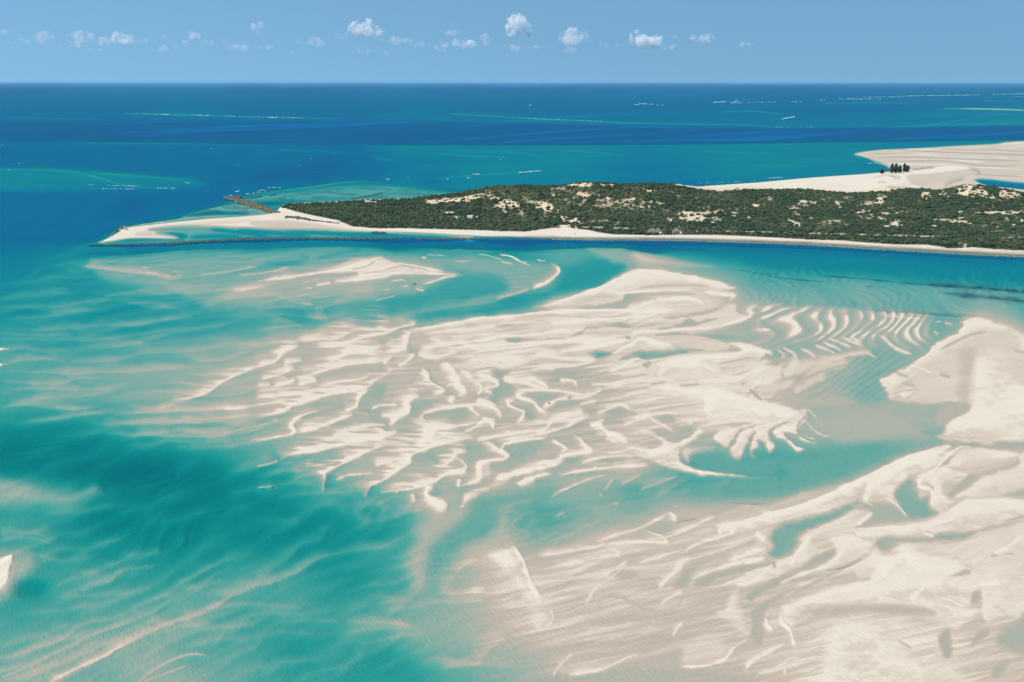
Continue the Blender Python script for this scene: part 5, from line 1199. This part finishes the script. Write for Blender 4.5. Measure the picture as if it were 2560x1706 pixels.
def lodge(label, px, py, w, d, h, twin):
    t = place('thatched_lodge', label, 'lodge', px, py, 0, .2, 'thatched lodges by the beach')
    wl = boxes('wall', [(-w/2, w/2, -d/2, d/2, -.6, 3.2)], WALL, t)
    for k in range(4 if twin else 3):
        cx = -w/2+w*(k+.6)/(4.2 if twin else 3.2); f = boxes('window', [(cx-.9, cx+.9, -d/2-.06, -d/2+.02, .9, 2.3)], WHITE, wl); 
        boxes('pane', [(cx-.75, cx+.75, -d/2-.09, -d/2-.05, 1.05, 2.15)], DARK, f); f.parent = t
    boxes('door', [(w*.30-.7, w*.30+.7, -d/2-.07, -d/2+.02, -.1, 2.2)], DARK, t)
    if twin:
        hip('roof', w*.62, d, 2.7, h*.86, w*.32, THATCH, t, .25, 1.2, -w*.20, 1.5); hip('roof', w*.46, d*1.05, 2.6, h, .8, THATCH, t, .25, 1.2, w*.24)
    else: hip('roof', w, d, 2.7, h, w*.22, THATCH, t, .25, 1.2)
    boxes('terrace', [(-w/2-1, w/2+3, -d/2-6, -d/2-.3, -1.2, -.05)], DECK, t); boxes('parapet', [(-w/2-1, w/2+3, -d/2-6.3, -d/2-6.02, -1.2, .55)], WALL, t)
    V = [(w*.30, -d/2-3.6, 2.3), (w*.30+3.6, -d/2-3.9, 2.2), (w*.30+3.9, -d/2-1.2, 3.9), (w*.30+1.2, -d/2-1.2, 3.9)]
    a_ = new_mesh('awning', np.array(V), [(0,1,2,3)], WHITE, False, t); m_ = a_.modifiers.new('thick', 'SOLIDIFY'); m_.thickness = .1
    for xx in (w*.30+.1, w*.30+3.5): boxes('post', [(xx-.07, xx+.07, -d/2-3.7, -d/2-3.56, -.05, 2.25)], WHITE, t)
    return t
lodge('larger thatched lodge with twin grey brown roofs, left of the two by the beach', 1636, 584, 29, 12, 12, True)
lodge('smaller thatched lodge with a single hipped roof, right of the two by the beach', 1691, 583.5, 17, 11, 11.5, False)
def house(label, px, py, w, d, h, roof, rz=0, gable=True, group='small huts in the scrub', name='hut', rise=1.3, up=1.2):
    t = place(name, label, 'house' if name == 'house' else 'hut', px, py, rz, up, group)
    boxes('wall', [(-w/2, w/2, -d/2, d/2, -2.5, h)], WHITE if name == 'house' else WALL, t)
    V = [(-w/2-.5, -d/2-.6, h-.1), (w/2+.5, -d/2-.6, h-.1), (w/2+.5, d/2+.6, h-.1), (-w/2-.5, d/2+.6, h-.1), (-w/2-.5, 0, h+rise), (w/2+.5, 0, h+rise)]
    new_mesh('roof', np.array(V), [(0,1,5,4),(2,3,4,5),(1,2,5),(3,0,4),(3,2,1,0)], roof, False, t)
    boxes('door', [(-.5, .5, -d/2-.06, -d/2+.02, -.1, 2.0)], DARK, t)
    for cx in (-w*.3, w*.3): boxes('window', [(cx-.5, cx+.5, -d/2-.05, -d/2+.02, .9, 1.9)], DARK, t)
    return t
t = house('white house with a broad pale sheet roof alone in the dense left scrub', 1175.5, 546.5, 11, 8, 2.9, SHEET, 0, name='house', group='small huts in the scrub', rise=1.6, up=2.6)
for cx, w in ((-3.6, 3.8), (2.6, 4.2)): boxes('porch', [(cx-w/2, cx+w/2, -7.2, -4.7, -1.6, 2.3)], WHITE, t)
house('tiny white shed just right of the pale roofed house', 1192, 547.5, 2, 2, 2.2, WHITE, up=2)
house('tiny domed pale blue hut in a small sand clearing above the sand track', 1781, 561, 4.5, 4, 2.3, TIN, up=1.5, rise=1.6)
house('small blue roofed hut on the slope right of the domed hut', 1872, 548.5, 5, 4, 2.2, TIN, up=1.8)
house('small pale roofed hut in the scrub above the long tan clearing', 2400, 534.5, 8, 5, 2.4, TIN, .2, up=2.2)
house('small white and blue hut on the upper rim of the long tan clearing', 2402, 550, 9, 5, 2.6, TIN, -.15, up=1.4)
house('tiny pale hut half hidden in scrub at the far right of the island', 2534, 567, 4, 3.5, 2.2, TIN, up=1.8)
house('tiny pale roofed hut in the scrub below the row of sandy gaps', 2100, 523, 4.5, 4, 2.2, SHEET, up=2)
# bare palms above the cove
def palm(label, px, py, h, nf, mat):
    x, y, z = raise_at(px, py); t = bpy.data.objects.new('palm_tree', None); scene.collection.objects.link(t); t.location = (x, y, z); tag(t, label, 'palm')
    trunk_mesh('trunk', h, .22, 0, int(px), True).parent = t; V = []; F = []
    for k in range(nf):
        a = 6.283*k/nf; p0 = Vector((0, 0, h)); b = len(V)
        for i in range(6):
            s = i/5; c = Vector((math.cos(a)*s*2.4, math.sin(a)*s*2.4, h+.7*math.sin(s*2.4)-1.5*s*s)); sd_ = Vector((-math.sin(a), math.cos(a), 0))*(.42*math.sin(math.pi*min(1, s+.12)))
            V += [c-sd_+Vector((0, 0, -.15)), c+Vector((0, 0, .05)), c+sd_+Vector((0, 0, -.15))]
        for i in range(5):
            q = b+i*3; F += [(q, q+1, q+4, q+3), (q+1, q+2, q+5, q+4)]
    new_mesh('fronds', np.array([tuple(v) for v in V]), F, mat, False, t)
DRY = simple("dry_fronds", (.09,.075,.05)); GRNF = simple("palm_fronds", (.09,.11,.035))
palm('bare dark palm standing on the sand at the left of the cove', 1395, 575, 5, 5, DRY); palm('yellow green palm at the bushes on the right rim of the cove', 1453, 574, 6, 9, GRNF)
# ---------------------------------------------------------------- breaking water
fr_ = np.random.default_rng(9); FV = []; FF_ = []
def foam(tile, s, w=1.0, gap=.35):
    w *= .75
    p = smooth(pts_of(tile, s), step=2.0); run = 0
    for i in range(len(p)-1):
        if fr_.random() < gap: continue
        a, b_ = p[i], p[i+1]; w0 = w*fr_.uniform(.4, 1.2); jy = fr_.uniform(-.35, .35)
        k = len(FV)
        for q, ww in ((a, w0*.5), (a*.5+b_*.5, w0), (b_+(b_-a)*.3, w0*.4)):
            for dy, z in ((-.5, .0), (-.1, .5*fr_.uniform(.5, 1)), (.5, .0)):
                x, y = ground(q[0], q[1]+jy+dy*ww); FV.append((x, y, z+.06))
        for r_ in range(2):
            for c in range(2): v = k+r_*3+c; FF_.append((v, v+1, v+4, v+3))
for a in (("L","740,526 780,528",1.2,.2),("L","880,528 965,532",1.1,.3),("L","1030,533 1080,535",.7,.4),("L","1235,540 1275,541",1.3,.15),("L","1330,541 1352,541",1.4,.1),("L","1100,536 1400,543",.6,.7),("L","560,521 740,527",.5,.7),
 ("M","585,477 645,480",1.5,.2),("M","665,483 700,484",1.1,.3),("M","560,482 585,481",.8,.3),("M","920,471 985,468",1.5,.25),("M","1020,466 1040,464",1.2,.1),("M","1000,472 1060,473",1.,.3),("M","1080,470 1210,470",.8,.5),("M","1280,468 1340,469",.9,.3),("M","1415,461 1440,461",1.,.2),("M","1500,455 1700,457",.9,.5),("M","1620,447 1800,447",.9,.5),("M","1800,442 2150,437",.9,.35),("M","2200,435 2353,432",.8,.5),
 ("M","1240,548 1275,541 1300,537",1.6,.1),("M","78,484 88,484",1.4,0),("M","0,540 120,546 300,553 420,558",.7,.6),("M","1180,586 1400,584",.5,.75),("M","30,795 120,786",1.1,.35),("M","-180,800 -150,802",1.2,.1),
 ("N","775,50 800,53",1.2,.1),("N","150,94 420,97",.7,.7),("N","560,90 700,92",.7,.6),("N","60,64 110,66",.7,.5),("N","200,70 430,75",.6,.6),("N","2250,24 2275,26",1.2,.1),("N","1380,86 1500,88",.6,.5),("N","1520,160 1560,162",.4,.6),
 ("S","180,235 220,225",1.2,.1),("S","475,92 565,76",1.6,.1),("S","735,155 805,152",1.8,0),("S","855,138 930,132",1.5,.1),("S","1040,70 1200,50",.9,.5),("S","1000,110 1250,95",.6,.6),("S","330,185 380,185",1.1,.1),("S","455,348 500,350",1.2,0),("S","1060,548 1075,550",1,0),
 ("T","310,662 500,595 700,485 900,372",1.5,.12),("T","930,240 1090,188",1.4,.15),("T","1540,138 1660,126",1.1,.2),("T","1950,90 2200,80",.7,.4),("T","1240,160 1300,150",.9,.3),
 ("P","1200,150 1255,163 1310,190 1350,212",1.3,.3),("P","1280,215 1340,214 1400,225",.8,.4),("P","600,316 700,312",.8,.3),("P","120,352 600,330",.3,.8),
 ("O","180,78 200,80",1.,0),("O","330,66 335,67",1.3,0),("O","600,76 610,77",1.3,0),("O","740,70 760,68",1.,0),("O","1100,32 1130,30",1.4,0),("O","1150,25 1250,20",.9,.4),
 ("A","1195,230 1235,233",.9,.3),("A","0,560 10,560",.2,.9)): foam(*a)
for k in range(12):
    px = fr_.uniform(0, 1500); py = fr_.uniform(350, 520)
    if 500 < px and py > 430: continue
    x = px/.34-200/.34; foam('Q', f"{px:.1f},{py:.1f} {px+fr_.uniform(2,4):.1f},{py:.1f}", .3, 0)
o = new_mesh('foam', np.array(FV), np.array(FF_), simple("sea_foam", (.80,.84,.86), .6, .05), True); tag(o, 'white foam of small waves breaking on the reef and along the spit', 'foam', kind='stuff')
# ---------------------------------------------------------------- clouds
CM = NT("cloud_vapour"); tc = CM.n('TexCoord'); geo = CM.n('NewGeometry'); cn = CM.n('TexNoise', i_Scale=.0052, i_Detail=8., i_Roughness=.6, i_Vector=geo.outputs['Position'])
pv = CM.n('VolumePrincipled'); pv.inputs['Color'].default_value = (1, 1, 1, 1); pv.inputs['Anisotropy'].default_value = .0
CM.t.links.new(CM.math('MULTIPLY', CM.math('MULTIPLY', CM.math('SUBTRACT', cn.outputs[0], .475), 7., True), CM.n('ObjectInfo').outputs['Color']), pv.inputs['Density'])
CM.t.links.new(pv.outputs[0], CM.out.inputs['Volume'])
CLOUDS = [(10,98,34,22,.5,'soft pale cloud cut by the left edge of the sky'),(48,90,46,16,.6,'flat white cloud second from the left edge of the sky'),(155,105,42,26,.45,'round faint cloud third from the left'),(246,104,60,28,.4,'ragged wide faint cloud left of the two bright small ones'),(303,111,34,22,.55,'small cloud just left of the bright left hand puff'),(348,105,42,30,1,'brightest puffy cloud in the left quarter of the sky'),
 (447,101,26,11,.35,'thin faint wisp above a lower faint puff'),(440,130,24,20,.35,'faint low puff under the thin wisp'),(484,119,34,18,.45,'small pale cloud left of the leaning white puff'),(520,100,20,24,.6,'small white leaning puff with a faint foot'),(624,125,36,22,.5,'low pale cloud below the slender upright cloud'),(672,80,14,28,.6,'slender upright cloud standing high'),(688,123,32,13,.5,'low flat cloud under the slender upright one'),(750,137,20,9,.35,'tiny lowest wisp left of the long sloping cloud'),
 (800,114,62,22,.5,'long pale cloud sloping down to the right'),(925,88,68,34,1.6,'largest bright cumulus with a tower, left of centre'),(1000,108,74,18,.6,'broken flat cloud trailing right of the largest cumulus'),(922,132,28,17,.4,'faint puff directly below the largest cumulus'),(981,137,26,12,.35,'faint low wisp right of the puff below the largest cumulus'),(1110,120,22,24,.55,'small upright cloud left of the heart-shaped cloud'),(1138,92,34,18,.5,'small tilted cloud above the heart-shaped cloud'),(1162,120,42,26,.8,'heart-shaped white cloud near the middle of the sky'),(1215,110,24,24,.4,'thin ring-like cloud left of the tall bright peak'),
 (1296,84,42,46,1.6,'tall peaked bright cloud at the middle of the sky'),(1298,124,98,14,.55,'long flat cloud streak under the tall bright peak'),(1428,98,46,38,1.1,'square bright cloud with a notched top'),(1420,130,24,17,.4,'faint round puff under the square bright cloud'),(1603,108,62,40,1.6,'broad bright cumulus with two bumps, rightmost of the big ones'),(1656,124,26,17,.7,'small white puff at the lower right of the two-bump cumulus'),(1664,99,16,10,.4,'tiny faint puff above the small white puff'),(1736,104,44,22,.7,'flat ragged white cloud second from the right'),(1840,119,40,11,.5,'thin low cloud farthest to the right')]
CLOUDS += [(90,112,70,14,.3,'thin veil low between the second and third clouds'),(205,122,60,10,.28,'faint low veil left of the ragged wide cloud'),(275,130,60,9,.25,'lowest faint veil under the ragged wide cloud'),(395,112,50,16,.28,'faint haze patch right of the brightest left hand puff'),(560,112,60,20,.25,'dim patch between the leaning puff and the low pale cloud'),(870,100,40,20,.22,'dim smudge left of the largest cumulus'),(1060,118,50,12,.28,'faint streak right of the broken flat cloud'),(1360,120,40,12,.25,'small faint streak right of the long flat cloud'),(1520,118,60,16,.22,'dim smudge left of the two-bump cumulus')]
CD = 30000.; cr_ = np.random.default_rng(17)
for k, (px, py, w, h, dn, lab) in enumerate(CLOUDS):
    D = CD*cr_.uniform(.95, 1.1); mpp = D/FPX; cx = (px-1280)*mpp; cz = CAM_H+(HOR-py)*mpp; W = w*mpp*.62; Hh_ = h*mpp*.56
    bm = bmesh.new(); n = 16 if w > 30 else 10
    for j in range(n):
        u = cr_.uniform(-.85, .85); q = (1-abs(u)**1.6); rr = Hh_*cr_.uniform(.5, 1.0)*(.45+.6*q)
        v = cr_.uniform(-.55, .75 if j % 3 else .3)*q
        if lab.startswith('largest') and j > 10: u, v, rr = .35+cr_.uniform(-.12, .12), .75+.9*(j-10)/6, Hh_*.3
        if lab.startswith('tall') and j > 9: u, v, rr = -.1+cr_.uniform(-.15, .15), .3+.7*(j-9)/7, Hh_*.3
        if lab.startswith('long pale'): v -= u*.45
        c = Matrix.Translation((u*W*1.05, cr_.uniform(-.5, .5)*W*.6, v*Hh_))
        bmesh.ops.create_icosphere(bm, subdivisions=2, radius=rr, matrix=c @ Matrix.Diagonal((1.35 if w > h*1.4 else 1.05, 1.2, .95, 1)))
    me = bpy.data.meshes.new('cloud'); bm.to_mesh(me); bm.free(); me.materials.append(CM.m)
    o = bpy.data.objects.new('cloud', me); scene.collection.objects.link(o); o.location = (cx, D, cz); o.color = (dn*.0072,)*3+(1,)
    rm = o.modifiers.new('merge', 'REMESH'); rm.mode = 'VOXEL'; rm.voxel_size = max(18., Hh_*.11)
    dx = bpy.data.textures.new('puffs', 'CLOUDS'); dx.noise_scale = Hh_*.55; dx.noise_depth = 3; dm = o.modifiers.new('puffs', 'DISPLACE'); dm.texture = dx; dm.strength = Hh_*.55; dm.mid_level = .5; dm.texture_coords = 'LOCAL'
    tag(o, lab, 'cloud', 'row of small clouds above the horizon')
# ---------------------------------------------------------------- sea air
HM = NT("sea_air"); hv = HM.n('VolumePrincipled'); hv.inputs['Color'].default_value = (.38, .76, 1, 1); hv.inputs['Density'].default_value = 5.0e-6; hv.inputs['Anisotropy'].default_value = 0.
HM.t.links.new(hv.outputs[0], HM.out.inputs['Volume'])
fy = float(WY.max()); xr = float(np.abs(WX).max())
v_, f_ = quadbox(-xr*1.05, xr*1.05, -400, fy*1.05, float(ZB.min())-1, CAM_H+8)
hz_o = new_mesh('haze', np.array(v_), f_, HM.m); tag(hz_o, 'thin blue sea air lying over the water', 'haze', kind='stuff')
